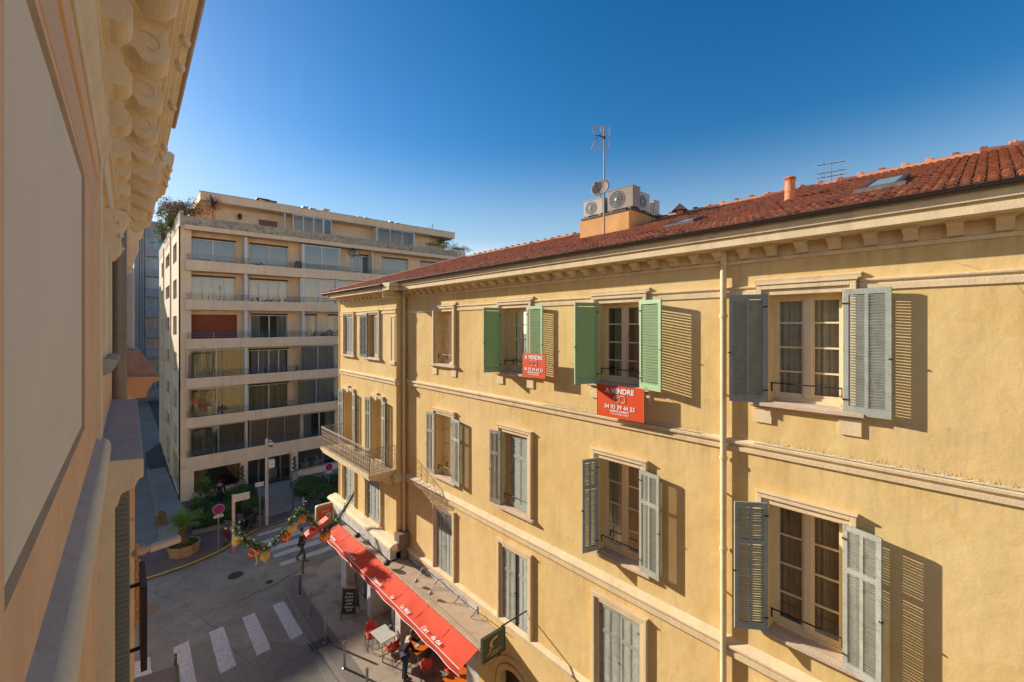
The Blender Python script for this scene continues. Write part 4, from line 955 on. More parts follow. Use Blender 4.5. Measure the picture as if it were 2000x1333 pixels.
m = MB(); m.box(FX-.02, 37.86, 7.15, 26.8, 38.05, 7.85); m.box(FX-.02, 38.05, 7.15, FX+.2, 60, 8.2); m.build('parapet', PARG, ap)
m = MB(); m.box(FX+.2, 38.05, 7.1, 27, 60, 7.2); m.build('roof_terrace', BEIGE, ap)
arc = [(24.8, 39.5)]+[(26.5+1.9*math.sin(R(a)), 39.75-1.9*math.cos(R(a))) for a in range(-20, 100, 12)]+[(28.4, 60), (24.8, 60)]
m = MB(); m.prism(arc, lambda p, t: (p[0], p[1], t), GZ, 7.98); m.build('curved_end_wall', BEIGE, ap, smooth=True)
# penthouse
m = MB(); m.box(5.6, 41.2, 7.2, 27, 58, 9.65); m.build('penthouse', BEIGE, ap)
m = MB(); m.box(4.46, 39.9, 9.62, 27.5, 58, 10.2); m.box(4.44, 39.88, 10.2, 27.52, 58, 10.24); rf = m.build('penthouse_roof', BEIGE, ap)
m = MB(); m.box(4.4, 39.84, 10.24, 27.55, 40.1, 10.27); m.build('coping', PARG, rf)
f = MB(); x0, x1 = fX(506, 41.15), fX(541, 41.15); f.box(x0, 41.1, 7.3, x1, 41.2, 9.0); f.build('roller_shutter', M('mauve_brown', (.2,.13,.12), .8), ap)
for a, b_, n_ in ((572, 632, 3), (737, 808, 3)): fwindow(fX(a, 39.95), fX(b_, 39.95), 7.6, 9.6, 39.95, n_, 0); 
for a, b_ in ((632, 648),): fwindow(fX(a, 39.95), fX(b_, 39.95), 7.6, 9.6, 39.95, 1, 1)
for b6 in ((fX(735, 40), 40.0, 7.5, fX(737, 40), 41.2, 9.6), (fX(808.5, 40), 40, 7.5, fX(810, 40), 41.2, 9.6), (fX(555, 39.95), 39.9, 7.8, fX(557, 39.95), 39.98, 9.6)): m = MB(); m.box(*b6); m.build('glazing_post', METW, ap)
for px, w_, h_, cap, mt in ((514, .75, .55, 1, DGREY), (529, .7, .5, 1, M('rusty_cap', (.14,.08,.07), .8)), (597, .4, .5, 2, METG), (611, .4, .45, 2, METG), (638, .45, .6, 2, BEIGE), (702, .35, .4, 2, METG), (716, .35, .4, 2, METG), (765, .35, .45, 2, METG), (777, .35, .4, 2, METG)):
    x = fX(px, 41); m = MB(); m.box(x-w_/2, 41, 10.2, x+w_/2, 41+w_, 10.2+h_*.65); m.box(x-w_*.35, 41.05, 10.2+h_*.65, x+w_*.35, 41+w_*.9, 10.2+h_*.85); c = m.build('vent_chimney', BEIGE if cap == 1 else METG, rf)
    k = MB(); k.box(x-w_*.65, 41-w_*.15, 10.2+h_*.85, x+w_*.65, 41+w_*1.15, 10.2+h_); k.build('cap', mt, c)
# ground floor shop
m = MB()
for a, b_ in ((470, 483), (568, 581), (676, 690)): m.box(fX(a, 37.7), 37.6, GZ, fX(b_, 37.7), 38.3, -9.79)
m.box(FX, 37.65, GZ, FX+.75, 38.2, -9.79); m.box(fX(368, 37.8), 37.75, GZ, fX(470, 37.8), 37.95, GZ+.45); m.box(fX(581, 37.8), 37.7, GZ, 27, 37.95, GZ+.5); m.box(FX, FS+.02, -10.1, 27, FS+.14, -9.81); m.build('ground_floor_pier', BEIGE, ap)
for a, b_, zl, nb in ((369, 470, GZ+.45, 1), (483, 568, GZ+.1, 4), (581, 676, GZ+.5, 2)): fwindow(fX(a, 37.9), fX(b_, 37.9), zl, -9.82, 37.9, nb, 0, METG, GLASS)
GOLDC = M('gold_drape', (.72,.54,.28), .8, .3, 5)
def drape(x0, x1, z0, z1, side):
    m = MB(); vs = []; n_ = 26
    for i in range(n_+1):
        t = i/n_; xt = x0+(x1-x0)*t; xb = (x0+(x1-x0)*.28*t) if side < 0 else (x1-(x1-x0)*.28*(1-t)); dy = .06*math.sin(t*60)
        for k, q in enumerate((0, .35, .7, 1)): vs.append((xt+(xb-xt)*q**1.5, 38.05+dy, z1+(z0-z1)*q))
    m.faces(vs, [(4*i+k, 4*i+4+k, 4*i+5+k, 4*i+1+k) for i in range(n_) for k in range(3)]); m.build('shop_curtain', GOLDC, ap, smooth=True)
drape(fX(370, 38.3), fX(408, 38.3), GZ+.5, -9.85, -1); drape(fX(436, 38.3), fX(468, 38.3), GZ+.9, -9.85, 1)
WARP[0] = None
for k, (px, py, lab) in enumerate(((398, 939, 'white-shaded lamp on the furniture shop floor behind the glass left of the standing man'), (566, 912, 'white-shaded lamp glowing pale behind the glass door of the shop, left of a pier'))):
    p = onY(px, py, 39.2); t = thing('table_lamp', lab, 'lamp', (p[0], 39.2, GZ))
    m = MB(); m.lathe([(.12, p[2]-.1), (.19, p[2]-.1), (.13, p[2]+.2), (.1, p[2]+.2)], (p[0], 39.2, 0), 12); m.build('lamp_shade', METW, t); m = MB(); m.tube([(p[0], 39.2, GZ+.1), (p[0], 39.2, p[2]-.05)], [.1, .03], 8); m.build('base', METG, t)
for k, (px, py, c_, lab) in enumerate(((412, 965, M('white_cloth', (.6,.6,.58), .8), 'white clothed display table just inside the shop window left of the standing man'), (445, 953, M('red_upholstery', (.3,.04,.03), .8), 'red upholstered seat inside the shop window right of the standing man'), (605, 912, bpy.data.materials['white_cloth'], 'white display table with flowers inside the right-hand shop bay'), (628, 908, bpy.data.materials['white_cloth'], 'white clothed round table at the right edge of the visible shop bay'), (540, 926, bpy.data.materials['white_cloth'], 'white console table behind the shop door glass'))):
    p = onZ(px, py, GZ+.75); t = thing('shop_table' if 'seat' not in lab else 'armchair', lab, 'table' if 'seat' not in lab else 'armchair', (p[0], p[1]+.0, GZ)); p = (p[0], max(p[1], 39.0), p[2])
    m = MB(); m.lathe([(.42, 0), (.40, .5), (.42, .72), (.40, .75), (.05, .76)], (p[0], p[1], GZ+.12), 14, fn=lambda q: (q[0]+.03*math.sin(q[2]*9), q[1], q[2])); m.build('cloth' if 'seat' not in lab else 'seat', c_, t, smooth=True)
    m = MB(); m.lathe([(.1, .0), (.12, .1), (.05, .2), (.07, .25)], (p[0]+.1, p[1], GZ+.88), 8); m.build('vase' if 'seat' not in lab else 'cushion', METW if k != 1 else c_, t)
# ================================================================ TOWER BEHIND
tb = thing('tower_block', 'narrow blue-grey apartment tower far behind the beige block, seen in the gap', 'building', (6, 99, GZ))
TY = 94.0; tX = lambda px: TY*ray(px, 600)[0]/ray(px, 600)[1]
hl = []; x0, x1 = tX(286), 7.6
for j in range(11): z = 13.2-3.35*j; hl.append((x0, x0+2.3, z, z+1.9)); 
m = MB(); wall_grid(m, lambda a, z, w_: (a, TY+w_, z), tX(262), 9, GZ, 17.3, [h for h in hl if h[2] > GZ+1], .5); m.box(tX(262), TY+.001, GZ, tX(262)+.1, 108, 17.3); m.box(tX(258), TY-.2, 17.3, 9.2, 108, 17.7)
for px in (264, 268, 273, 278, 283): m.box(tX(px), TY-.35, GZ, tX(px)+.22, TY, 17.2)
for j in range(11): z = 13.2-3.35*j; m.box(x0-.1, TY-.5, z-1.4, 8.9, TY-.01, z-.05)
m.build('wall', BLUEGR, tb)
for i, h in enumerate(hl):
    if h[2] > GZ+1:
        f = MB(); f.box(h[0], TY+.35, h[2], h[0]+.08, TY+.45, h[3]); f.box((h[0]+h[1])/2-.04, TY+.35, h[2], (h[0]+h[1])/2+.04, TY+.45, h[3]); f.box(h[0], TY+.35, h[3]-.1, h[1], TY+.45, h[3]); w_ = f.build('window', METW, tb)
        g = MB(); g.box(h[0]+.08, TY+.38, h[2], h[1], TY+.42, h[3]-.1); g.build('pane', [M('blue_glass', (.16,.28,.36), .15, .3, .6, spec=.8), bpy.data.materials.get('x') or M('pink_blind', (.5,.36,.3), .6, .3, 1.5)][1 if i in (4, 5, 6) else 0] if not bpy.data.materials.get('blue_glass') else bpy.data.materials['pink_blind' if i in (4, 5, 6) else 'blue_glass'], w_)
# building block added to shade the crossing, out of sight behind our own facade
bb = thing('shade_block', 'unseen pale building block added to shade the crossing, hidden behind the near facade', 'building', (-20, 76, GZ))
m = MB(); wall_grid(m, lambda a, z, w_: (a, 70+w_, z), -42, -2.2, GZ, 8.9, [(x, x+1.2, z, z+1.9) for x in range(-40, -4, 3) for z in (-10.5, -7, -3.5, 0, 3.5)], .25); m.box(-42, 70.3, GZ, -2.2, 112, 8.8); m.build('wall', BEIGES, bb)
m = MB(); m.box(-42.3, 69.7, 8.8, -1.9, 112.3, 9.1); m.build('roof', TERR[0], bb)
# ================================================================ OUR OWN FACADE (left)
LA = math.atan2(748, F); LS, LC = math.sin(LA), math.cos(LA)
def lray(px, py): u = (px-HX)/F; return LS+LC*u, LC-LS*u, (HY-py)/F
def lonX(px, py, X): a, b, c = lray(px, py); d = X/a; return (X, b*d, c*d)
ob = thing('near_building', 'peach and cream belle epoque facade running along the left edge, with scrolled cornice brackets', 'building', (0, 0, GZ), -(AZ-LA))
W = -.16; PY0, PY1 = lonX(13, 640, W)[1], lonX(165, 640, W)[1]; PZ0, PZ1 = -.4715, .72; YEND = 11.0
m = MB(); bw = .018
wall_grid(m, lambda a, z, w_: (W-w_, a, z), -1.0, YEND, GZ, 2.0, [(PY0-bw, PY1+bw, PZ0-bw, PZ1+bw)], 0.0001)
m.box(-8, YEND-.3, GZ, W-.001, YEND, 2.0); m.build('wall', PEACH, ob)
m = MB(); e = .010
m.poly([(W-e, PY0, PZ0), (W-e, PY1, PZ0), (W-e, PY1, PZ1), (W-e, PY0, PZ1)]); m.build('wall_panel', PANEL, ob)
m = MB()
I = [(PY0, PZ0), (PY1, PZ0), (PY1, PZ1), (PY0, PZ1)]; O_ = [(PY0-bw, PZ0-bw), (PY1+bw, PZ0-bw), (PY1+bw, PZ1+bw), (PY0-bw, PZ1+bw)]
for i in range(4):
    j = (i+1) % 4; m.poly([(W-e, I[i][0], I[i][1]), (W-e, I[j][0], I[j][1]), (W, O_[j][0], O_[j][1]), (W, O_[i][0], O_[i][1])])
m.build('panel_bevel', M('dusty_ochre_bevel', (.42,.31,.2), .9, .15, 6, .3, 90), ob)
Y1 = 3.95
def run(name, prof, y0, y1, mat, **k):
    m = MB(); m.prism(prof, lambda p, t: (p[0], t, p[1]), y0, y1); return m.build(name, mat, ob, **k)
W2 = W-.01
run('architrave', [(W2, .765), (W+.003, .77), (W+.003, .945), (W+.0, .95), (W2, .95)], -1, Y1-.05, M('pink_band', (.74,.50,.31), .8, .06, 2), bevel=.002)
run('architrave', [(W2, .96), (W+.01, .965), (W+.012, 1.1), (W2, 1.1)], -1, Y1-.03, PEACH)
run('cornice_bed', [(W2, 1.1), (W+.02, 1.105), (W+.03, 1.14), (W+.025, 1.16), (W+.045, 1.19), (W+.06, 1.25), (W+.06, 1.28), (W+.045, 1.29), (W+.045, 1.40), (W+.06, 1.41), (W+.06, 1.44), (W2, 1.44)], -1, 4.2, TRIMP, smooth=True)
run('frieze', [(W2, 1.1), (W+.03, 1.1), (W+.03, 1.44), (W2, 1.44)], 4.2, YEND, STONE)
def corona(y0, y1, ex):
    run('cornice', [(W2, 1.44), (W+.05, 1.44), (W+.05, 1.93), (.16+ex, 1.95), (.22+ex, 1.955), (.225+ex, 1.97), (.25+ex, 1.98), (.26+ex, 2.03), (.29+ex, 2.04), (.30+ex, 2.08), (.335+ex, 2.10), (.34+ex, 2.17), (.3+ex, 2.2), (W2, 2.2)], y0, y1, STONE)
corona(-1, 6.9, 0); corona(6.9, 8.8, .09); corona(8.8, YEND, 0)
run('roof_edge', [(.28, 2.2), (.37, 2.17), (.385, 2.19), (.38, 2.23), (.28, 2.25)], -1, 6.0, M('salmon_gutter', (.48,.36,.28), .6, .1, 3))
def console(y, wd=.24, ex=0, scale=1, z0=1.46):
    wd *= random.uniform(.95, 1.05); y += random.uniform(-.02, .02); z0 += random.uniform(-.006, .006)
    """S-scroll bracket: profile in X-Z, extruded along the wall"""
    P = [(W+.04, z0+.49)]
    def arcp(cx, cz, r, a0, a1, n=10): return [(cx+r*math.cos(R(a0+(a1-a0)*i/n)), cz+r*math.sin(R(a0+(a1-a0)*i/n))) for i in range(n+1)]
    P += [(.17+ex, z0+.49), (.19+ex, z0+.45)]
    P += arcp(.10+ex, z0+.33, .105, 40, -115, 12)        # front scroll
    P += arcp(-.0, z0+.245, .05, 60, 150, 5)
    P += arcp(W+.10, z0+.1, .075, 60, -100, 8)            # small lower scroll
    P += [(W+.04, z0)]
    m = MB(); m.prism(P, lambda p, t: (p[0], t, p[1]), y, y+wd)
    for yy, s in ((y-.012, -1), (y+wd, 1)):               # raised volutes on the cheeks
        m.tube([(.10+ex+(.09-.011*i)*math.cos(2.2-i*.62), yy+.006, z0+.33+(.09-.011*i)*math.sin(2.2-i*.62)) for i in range(8)], .005, 4)
    m.box(.0+ex, y-.006, z0+.485, .2+ex, y+wd+.006, z0+.5)
    c = m.build('console', STONE, ob, bevel=.006)
for y in (.55, 1.35, 2.1, 2.85, 3.6): console(y)
for y in (4.35, 5.1, 5.75): console(y, .22)
for y in (6.5, 7.2, 8.0): console(y, .26, .08)
for y in (9.0, 10.0): console(y, .22)
rm = MB()                                                  # carved rosettes and egg-and-dart along the soffit
y = .2
while y < 10.8:
    if random.random() < .5: q = MB(); q.ball((.30+(.09 if 6.9 < y < 8.8 else 0), y, 2.0), (.03, .05, .03), 8, 5); q.build('carved_boss', STONE, ob, smooth=True)
    y += .4
# vertical mouldings beyond the panel, string course below it
run2 = lambda name, y0, y1, x, z0, z1, mat: (lambda m: (m.box(W2, y0, z0, x, y1, z1), m.build(name, mat, ob))[1])(MB())
run2('pilaster', 3.95, 4.3, W+.02, -.8, 1.1, TRIMP); run2('pilaster', 4.3, 4.9, W+.03, -.22, .62, STONE); run2('pilaster', 4.9, 5.15, W+.05, -.22, .62, TRIMP)
run('window_sill', [(W2, -.22), (W+.1, -.235), (W+.1, -.26), (W+.06, -.33), (W2, -.36)], 4.25, 5.2, STONED)
run('string_course', [(W2, -.715), (W+.036, -.765), (W+.036, -.78), (W2, -.78)], -1, 4.1, STONED)
run('string_course', [(W2, -.768), (W+.034, -.767)]+[(W+.034+.034*math.sin(R(a)), -.837+.07*math.cos(R(a))) for a in range(12, 181, 12)]+[(W+.02, -.93), (W2, -.96)], -1, 4.1, TRIMP, smooth=True)
m = MB(); m.prism([(W2, -.88), (.07, -.905), (.075, -.915), (.075, -1.03), (.05, -1.04), (.03, -1.09), (-.04, -1.12), (-.06, -1.2), (W2, -1.22)], lambda p, t: (p[0], t, p[1]), 3.92, 7.2); m.build('ledge', STONE, ob, bevel=.006)
m = MB(); m.prism([(W2, -.875), (.072, -.90), (.072, -.909), (W2, -.885)], lambda p, t: (p[0], t, p[1]), 3.925, 7.195); m.build('ledge_top', STONED, ob)
m = MB(); m.box(W2, 4.02, -9, -.078, 4.3, -1.2); m.box(W2, 3.98, -1.5, -.09, 4.02, -1.2); m.build('pilaster', TRIMP, ob)
for z0 in (-3.2, -6.4):
    m = MB(); m.box(-.13, 4.55, z0, .005, 4.59, z0+1.95)
    for k in range(46): m.obox((-.12, 4.53, z0+.08+k*.04), (.115, 0, 0), (0, .02, .018), (0, 0, .006))
    m.build('shutter', SHADE_SH, ob)
m = MB(); m.box(W2, 5.0, -9, -.09, 5.3, -1.25); m.box(W2, 6.9, -9, -.07, 7.2, -1.22); m.build('pilaster', TRIMP, ob)
m = MB(); m.tube([(-.10, 7.45, GZ), (-.10, 7.45, 1.9)], .079, 20); m.build('downpipe', ZINC, ob, smooth=True)
m = MB(); m.lathe([(.08, -.02), (.088, -.018), (.088, .018), (.08, .02)], (-.10, 7.45, -.12), 20); m.build('pipe_collar', ZINC, ob, smooth=True); m = MB(); m.lathe([(.08, 0), (.083, .002), (.08, .2)], (-.10, 7.45, .02), 20); m.build('pipe_collar', ZINC, ob, smooth=True)
# carved bracket over the next window
m = MB(); m.prism([(W2, 1.1), (-.02, 1.08), (-.0, 1.0), (-.03, .93), (-.07, .86), (-.05, .78), (-.06, .7), (-.10, .64), (W2, .6)], lambda p, t: (p[0], t, p[1]), 5.4, 5.65); m.build('console', STONE, ob, bevel=.006)
m = MB()
for i in range(14): m.ball((-.05-random.uniform(0, .05), 5.42+random.uniform(-.03, .05), .68+i*.028), (.022, .025, .022), 7, 5)
m.build('carved_leaf', STONE, ob, smooth=True)
# quoin, lower ledge, wall lamp
m = MB(); m.box(W2, 10.7, GZ, .02, YEND+.02, -1.3); m.box(-.05, 10.72, GZ, .075, 10.9, -3.6); m.build('quoin', TRIMP, ob)
p = lonX(270, 1080, .09); 
m = MB()
for i in range(26): m.ball((.10+random.uniform(-.02, .03), 10.8, -5.0+i*.06-.6), (.035, .04, .035), 6, 4)
m.build('carved_swag', M('orange_terracotta_relief', (.6,.35,.16), .8, .1, 5), ob, smooth=True)
# neighbouring bay further along our row
nb = thing('bay_building', 'peach rendered neighbour with a pinkish tiled bay roof and pale louvered shutter, beyond the downpipe', 'building', (0, 0, GZ), -(AZ-LA)); 
m = MB(); m.box(-6, 11.05, GZ, -.12, 17, 3.2); m.box(-.12, 13.2, GZ, .10, 16.2, -1.6); m.build('wall', PEACH, nb)
m = MB(); m.prism([(-.12, -1.62), (.30, -1.60), (.32, -1.45), (.40, -1.34), (.41, -1.28), (.53, -1.24), (.55, -1.19), (.53, -1.15), (-.12, -1.1)], lambda p, t: (p[0], t, p[1]), 13.0, 16.4); m.build('bay_cornice', M('orange_cornice', (.66,.36,.2), .8, .08, 2), nb)
m = MB(); m.prism([(-.12, -1.15), (.55, -1.16), (.36, -.88), (.22, -.62), (.12, -.52), (-.12, -.48)], lambda p, t: (p[0], t, p[1]), 13.05, 16.35)
m.build('bay_roof', M('pinkish_slates', (.36,.25,.22), .85, .25, 4, .4, 30), nb)
m = MB(); m.box(-.1, 13.6, -.5, .10, 13.64, 1.4)
for k in range(44): m.obox((-.08, 13.57, -.58+k*.042), (.15, 0, 0), (0, .03, .02), (0, 0, .006))
m.build('shutter', METW, nb)
m = MB(); m.prism([(-.12, 2.35), (.26, 2.3), (.24, 2.15), (.16, 2.05), (.18, 1.85), (.1, 1.6), (.06, 1.4), (-.12, 1.35)], lambda p, t: (p[0], t, p[1]), 13.3, 13.7); m.prism([(-.12, 3.2), (.5, 3.15), (.48, 3.02), (.3, 2.9), (.1, 2.8), (-.12, 2.7)], lambda p, t: (p[0], t, p[1]), 11.3, 16.9); m.build('console', STONE, nb, bevel=.01)
# ================================================================ GROUND
m = MB(); m.poly([(-600, -300, GZ-.02), (700, -300, GZ-.02), (700, 1200, GZ-.02), (-600, 1200, GZ-.02)]); struct('ground', m, M('distant_ground', (.12,.11,.1), .95, .2, .02))
m = MB(); m.poly([(-40, -60, GZ), (9, -60, GZ), (60, 21, GZ), (60, 38, GZ), (-60, 38, GZ), (-60, 12, GZ)]); m.poly([(-40, 38, GZ), (3.4, 38, GZ), (3.4, 94, GZ), (-40, 94, GZ)]); struct('road', m, ASPH)
def slab(name, pts, mat, h=.12, kw=.18, kmat=KERB, z=GZ):
    """raised pavement with a kerb line along its open edge"""
    m = MB(); n_ = len(pts); m.poly([(p[0], p[1], z+h) for p in pts]); 
    for i in range(n_): a, b_ = pts[i], pts[(i+1) % n_]; m.poly([(a[0], a[1], z), (b_[0], b_[1], z), (b_[0], b_[1], z+h), (a[0], a[1], z+h)])
    return struct(name, m, mat)
def offs(pts, d):
    out = []
    for i, p in enumerate(pts):
        a = Vector(pts[max(i-1, 0)]); b_ = Vector(pts[min(i+1, len(pts)-1)]); t = (b_-a).normalized(); n_ = Vector((-t.y, t.x)); out.append(Vector(p)+n_*d)
    return out
def strip(m, pts, d0, d1, z):
    A, B = offs(pts, d0), offs(pts, d1)
    for i in range(len(pts)-1): m.poly([(A[i].x, A[i].y, z), (A[i+1].x, A[i+1].y, z), (B[i+1].x, B[i+1].y, z), (B[i].x, B[i].y, z)])
def band(name, pts, d0, d1, z0, z1, mat):
    m = MB(); strip(m, pts, d0, d1, z1); A, B = offs(pts, d0), offs(pts, d1)
    for Q in (A, B):
        for i in range(len(pts)-1): m.poly([(Q[i].x, Q[i].y, z0), (Q[i+1].x, Q[i+1].y, z0), (Q[i+1].x, Q[i+1].y, z1), (Q[i].x, Q[i].y, z1)])
    return struct(name, m, mat)
G = lambda px, py: Vector(onZ(px, py)[:2])
kr = [G(650, 1090), G(610, 1105), G(585, 1115), G(566, 1130), G(556, 1146), G(556, 1165), G(568, 1188), G(608, 1254), G(640, 1302), G(662, 1336)]
dr = (kr[-1]-kr[-2]).normalized(); kr += [kr[-1]+dr*4, kr[-1]+dr*12]
pv = [tuple(p) for p in kr]+[(11.5, -9), (11.5, 21.2)]
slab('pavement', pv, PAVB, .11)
st = (kr[0].x > kr[-1].x)
sgn = 1 if (Vector((8, 12))-kr[5]).dot(offs(kr, 1)[5]-kr[5]) > 0 else -1
band('kerb', kr, 0*sgn, .16*sgn, GZ, GZ+.118, KERB)
band('sett_strip', kr[3:], .17*sgn, .75*sgn, GZ+.05, GZ+.114, COBB)
# far pavement
kf = [G(150, 1185), G(265, 1141), G(320, 1124), G(375, 1105), G(420, 1085), G(440, 1075), G(452, 1066), G(480, 1050), G(508, 1035), G(560, 1018), G(650, 990), G(760, 955)]
fp_ = [tuple(p) for p in kf]+[(34, 37.7), (3.2, 37.7), tuple(G(335, 985)), tuple(G(352, 1055)), tuple(G(300, 1068)), tuple(G(262, 1085)), tuple(G(150, 1110))]
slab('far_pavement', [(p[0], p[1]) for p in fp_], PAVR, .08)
sg2 = 1 if (Vector((8, 35))-kf[5]).dot(offs(kf, 1)[5]-kf[5]) > 0 else -1
band('far_kerb', kf, 0, .14*sg2, GZ, GZ+.09, KERB)
m = MB(); strip(m, kf[:9], -.02*sg2, .16*sg2, GZ+.096); struct('yellow_kerb_line', m, YELP)
# ramp and grey paving by the apartment block
def quad(name, pxs, mat, z, h=0):
    m = MB(); P = [onZ(px, py, z) for px, py in pxs]; m.poly(P)
    if h: 
        for i in range(len(P)): a, b_ = P[i], P[(i+1) % len(P)]; m.poly([a, b_, (b_[0], b_[1], b_[2]-h), (a[0], a[1], a[2]-h)])
    return struct(name, m, mat)
quad('side_path', [(352, 980), (322, 912), (287, 918), (296, 960), (306, 1000), (313, 1060), (345, 1052), (368, 1030), (360, 990)], SLAB, GZ+.16, .16)
quad('forecourt', [(470, 985), (520, 1010), (640, 972), (700, 950), (700, 905), (560, 938), (470, 958)], SLAB, GZ+.12, .12)
quad('side_path_step', [(322, 912), (287, 918), (284, 885), (316, 862)], M('dark_paving', (.10,.095,.1), .9), GZ+.18, .1)
# planting beds
m = MB(); P = [onZ(px, py, GZ+.25) for px, py in ((378, 1035), (512, 1008), (500, 960), (474, 950), (368, 988))]; m.poly(P)
for i in range(len(P)): a, b_ = P[i], P[(i+1) % len(P)]; m.poly([a, b_, (b_[0], b_[1], GZ), (a[0], a[1], GZ)])
struct('planting_bed', m, M('soil', (.06,.05,.035), .95, .3, 3, .4, 30))
bedk = [Vector(onZ(px, py, GZ+.2)[:2]) for px, py in ((376, 1040), (514, 1010))]; band('bed_kerb', bedk, -.12, .12, GZ, GZ+.3, KERB)
# crossing markings
def stripe(pxs, z=GZ+.004):
    m = MB(); P = [Vector(onZ(px, py, z)) for px, py in pxs]; N_ = 12; vs = []
    for i in range(N_+1):
        a = P[0].lerp(P[3], i/N_); b_ = P[1].lerp(P[2], i/N_); j = lambda: Vector((random.uniform(-.012, .012), random.uniform(-.012, .012), 0))
        vs += [a+j(), b_+j()]
    m.faces(vs, [(2*i, 2*i+1, 2*i+3, 2*i+2) for i in range(N_)]); return m
allm = MB()
for s in ([(531.8,1182.7),(554,1174.2),(592.3,1237.9),(567.9,1250)], [(473,1207),(497.8,1197),(530,1267.6),(502,1281)], [(408,1235.4),(435.8,1223),(461.7,1300.5),(430.5,1316.5)], [(338.6,1264.4),(368.7,1251.3),(384,1335),(350,1352)], [(262,1295),(293,1282.5),(303,1375),(265,1392)],
          [(501,1044.3),(504.4,1048.2),(600,1020),(597.3,1015.2)], [(510,1058),(516,1064),(612,1036),(603,1028)], [(523,1071),(529,1077),(635,1045.5),(622,1038.4)], [(532.3,1084),(537.5,1089.5),(640,1057),(633,1049.5)], [(544.7,1100.2),(550.5,1105.8),(650,1073.5),(645,1066)]):
    q = stripe(s); allm.faces(q.v, q.f)
struct('crossing_markings', allm, WHITEP)
def crack(pxs, w_=.03):
    m = MB(); Q = [Vector(onZ(px, py, GZ+.003)) for px, py in pxs]; P = []
    for i in range(len(Q)-1):
        for k in range(6): P.append(Q[i].lerp(Q[i+1], k/6)+Vector((random.uniform(-.05, .05), random.uniform(-.05, .05), 0)))
    for i in range(len(P)-1):
        d = (P[i+1]-P[i]).normalized(); nn = Vector((-d.y, d.x, 0)); a, b_ = w_*random.uniform(.4, 1.6), w_*random.uniform(.4, 1.6); m.poly([P[i]-nn*a, P[i+1]-nn*b_, P[i+1]+nn*b_, P[i]+nn*a])
    struct('road_crack', m, bpy.data.materials.get('tar_seal') or M('tar_seal', (.16,.15,.13), .8, .2, 3))
crack([(462, 1178), (500, 1158), (540, 1140), (575, 1120), (600, 1098)], .05); crack([(420, 1120), (455, 1112), (500, 1086), (545, 1092)], .02); crack([(380, 1240), (440, 1185), (455, 1178)], .015); crack([(300, 1160), (360, 1180), (420, 1230), (520, 1330)], .012)
m = MB(); m.poly([onZ(px, py, GZ+.002) for px, py in ((520, 1250), (600, 1262), (640, 1340), (540, 1340))]); struct('road_patch', m, M('newer_asphalt', (.25,.23,.19), .9, .2, 2, .3, 90))
# manholes, drains
def disc(name, px, py, r, mat, label, z=GZ+.006):
    p = onZ(px, py, z); m = MB(); m.lathe([(.02, 0), (r, 0), (r, .004), (r-.03, .006), (.02, .005)], p, 24)
    for k in range(-3, 4): m.box(p[0]-r*.8, p[1]+k*r*.22, z+.006, p[0]+r*.8, p[1]+k*r*.22+.02, z+.009)
    o = m.build(name, mat); tag(o, label, 'manhole cover'); return o
disc('manhole_cover', 460, 1124, .34, M('worn_iron', (.075,.068,.055), .7, .3, 6, .4, 40, metal=.2), 'round dark iron manhole cover in the middle of the carriageway')
disc('manhole_cover', 286, 1194, .45, M('tan_cover', (.30,.22,.13), .8, .2, 5), 'large tan round cover in the road by the left facade')
disc('manhole_cover', 526, 1137, .16, bpy.data.materials['worn_iron'], 'tiny dark iron valve cover right of the larger manhole')
p = onZ(624, 1256, GZ+.12); m = MB(); u_ = Vector((dr.x, dr.y, 0)); v_ = Vector((-dr.y, dr.x, 0))
for k in range(9): m.obox(Vector(p)-u_*.22-v_*.32+v_*.075*k, u_*.5, v_*.035, Vector((0, 0, .012)))
m.obox(Vector(p)-u_*.26-v_*.36+Vector((0, 0, -.01)), u_*.58, v_*.03, Vector((0, 0, .02))); m.obox(Vector(p)-u_*.26+v_*.32+Vector((0, 0, -.01)), u_*.58, v_*.03, Vector((0, 0, .02)))
tag(m.build('drain_grate', DGREY), 'black slotted drain grate beside the cafe kerb', 'drain')
# ================================================================ STREET FURNITURE
BOLM = M('brushed_steel', (.38,.33,.28), .35, .1, 5, .05, metal=.8); BROWN = M('brown_post_paint', (.10,.07,.06), .5, .15, 5)
def bollard(px, py, h, mat, label, r=.045):
    p = onZ(px, py, GZ+.11); t = thing('bollard', label, 'bollard', p, 0, 'bollards along the kerbs')
    m = MB(); m.lathe([(r, 0), (r, h-.03), (r*.85, h-.008), (.01, h)], p, 14); m.build('post', mat, t, smooth=True)
    m = MB(); m.lathe([(r*1.7, 0), (r*1.7, .012), (r, .03)], p, 14); m.lathe([(r+.004, h-.12), (r+.004, h-.08)], p, 14); m.build('collar', METG, t); return t
bollard(591.5, 1122, .85, BROWN, 'brown bollard in front of the pedestrian on the far crossing'); bollard(585.6, 1163.6, .92, BROWN, 'brown bollard at the curve of the kerb, just below the one by the pedestrian')
bollard(605.6, 1204, .88, BOLM, 'steel bollard in the shade, third along the kerb from the far crossing'); bollard(635.8, 1255, .95, BOLM, 'steel bollard standing beside the drain grate')
bollard(672.8, 1305.8, .98, BOLM, 'steel bollard on the sunlit pavement left of the cafe tables'); bollard(717, 1364, .98, BOLM, 'steel bollard cut off by the bottom edge near the man in dark clothes')
bollard(342.5, 1331, .95, BROWN, 'brown bollard standing in front of the near zebra stripes at lower left'); bollard(572.4, 997, .95, BROWN, 'dark bollard on the grey forecourt of the apartment block')
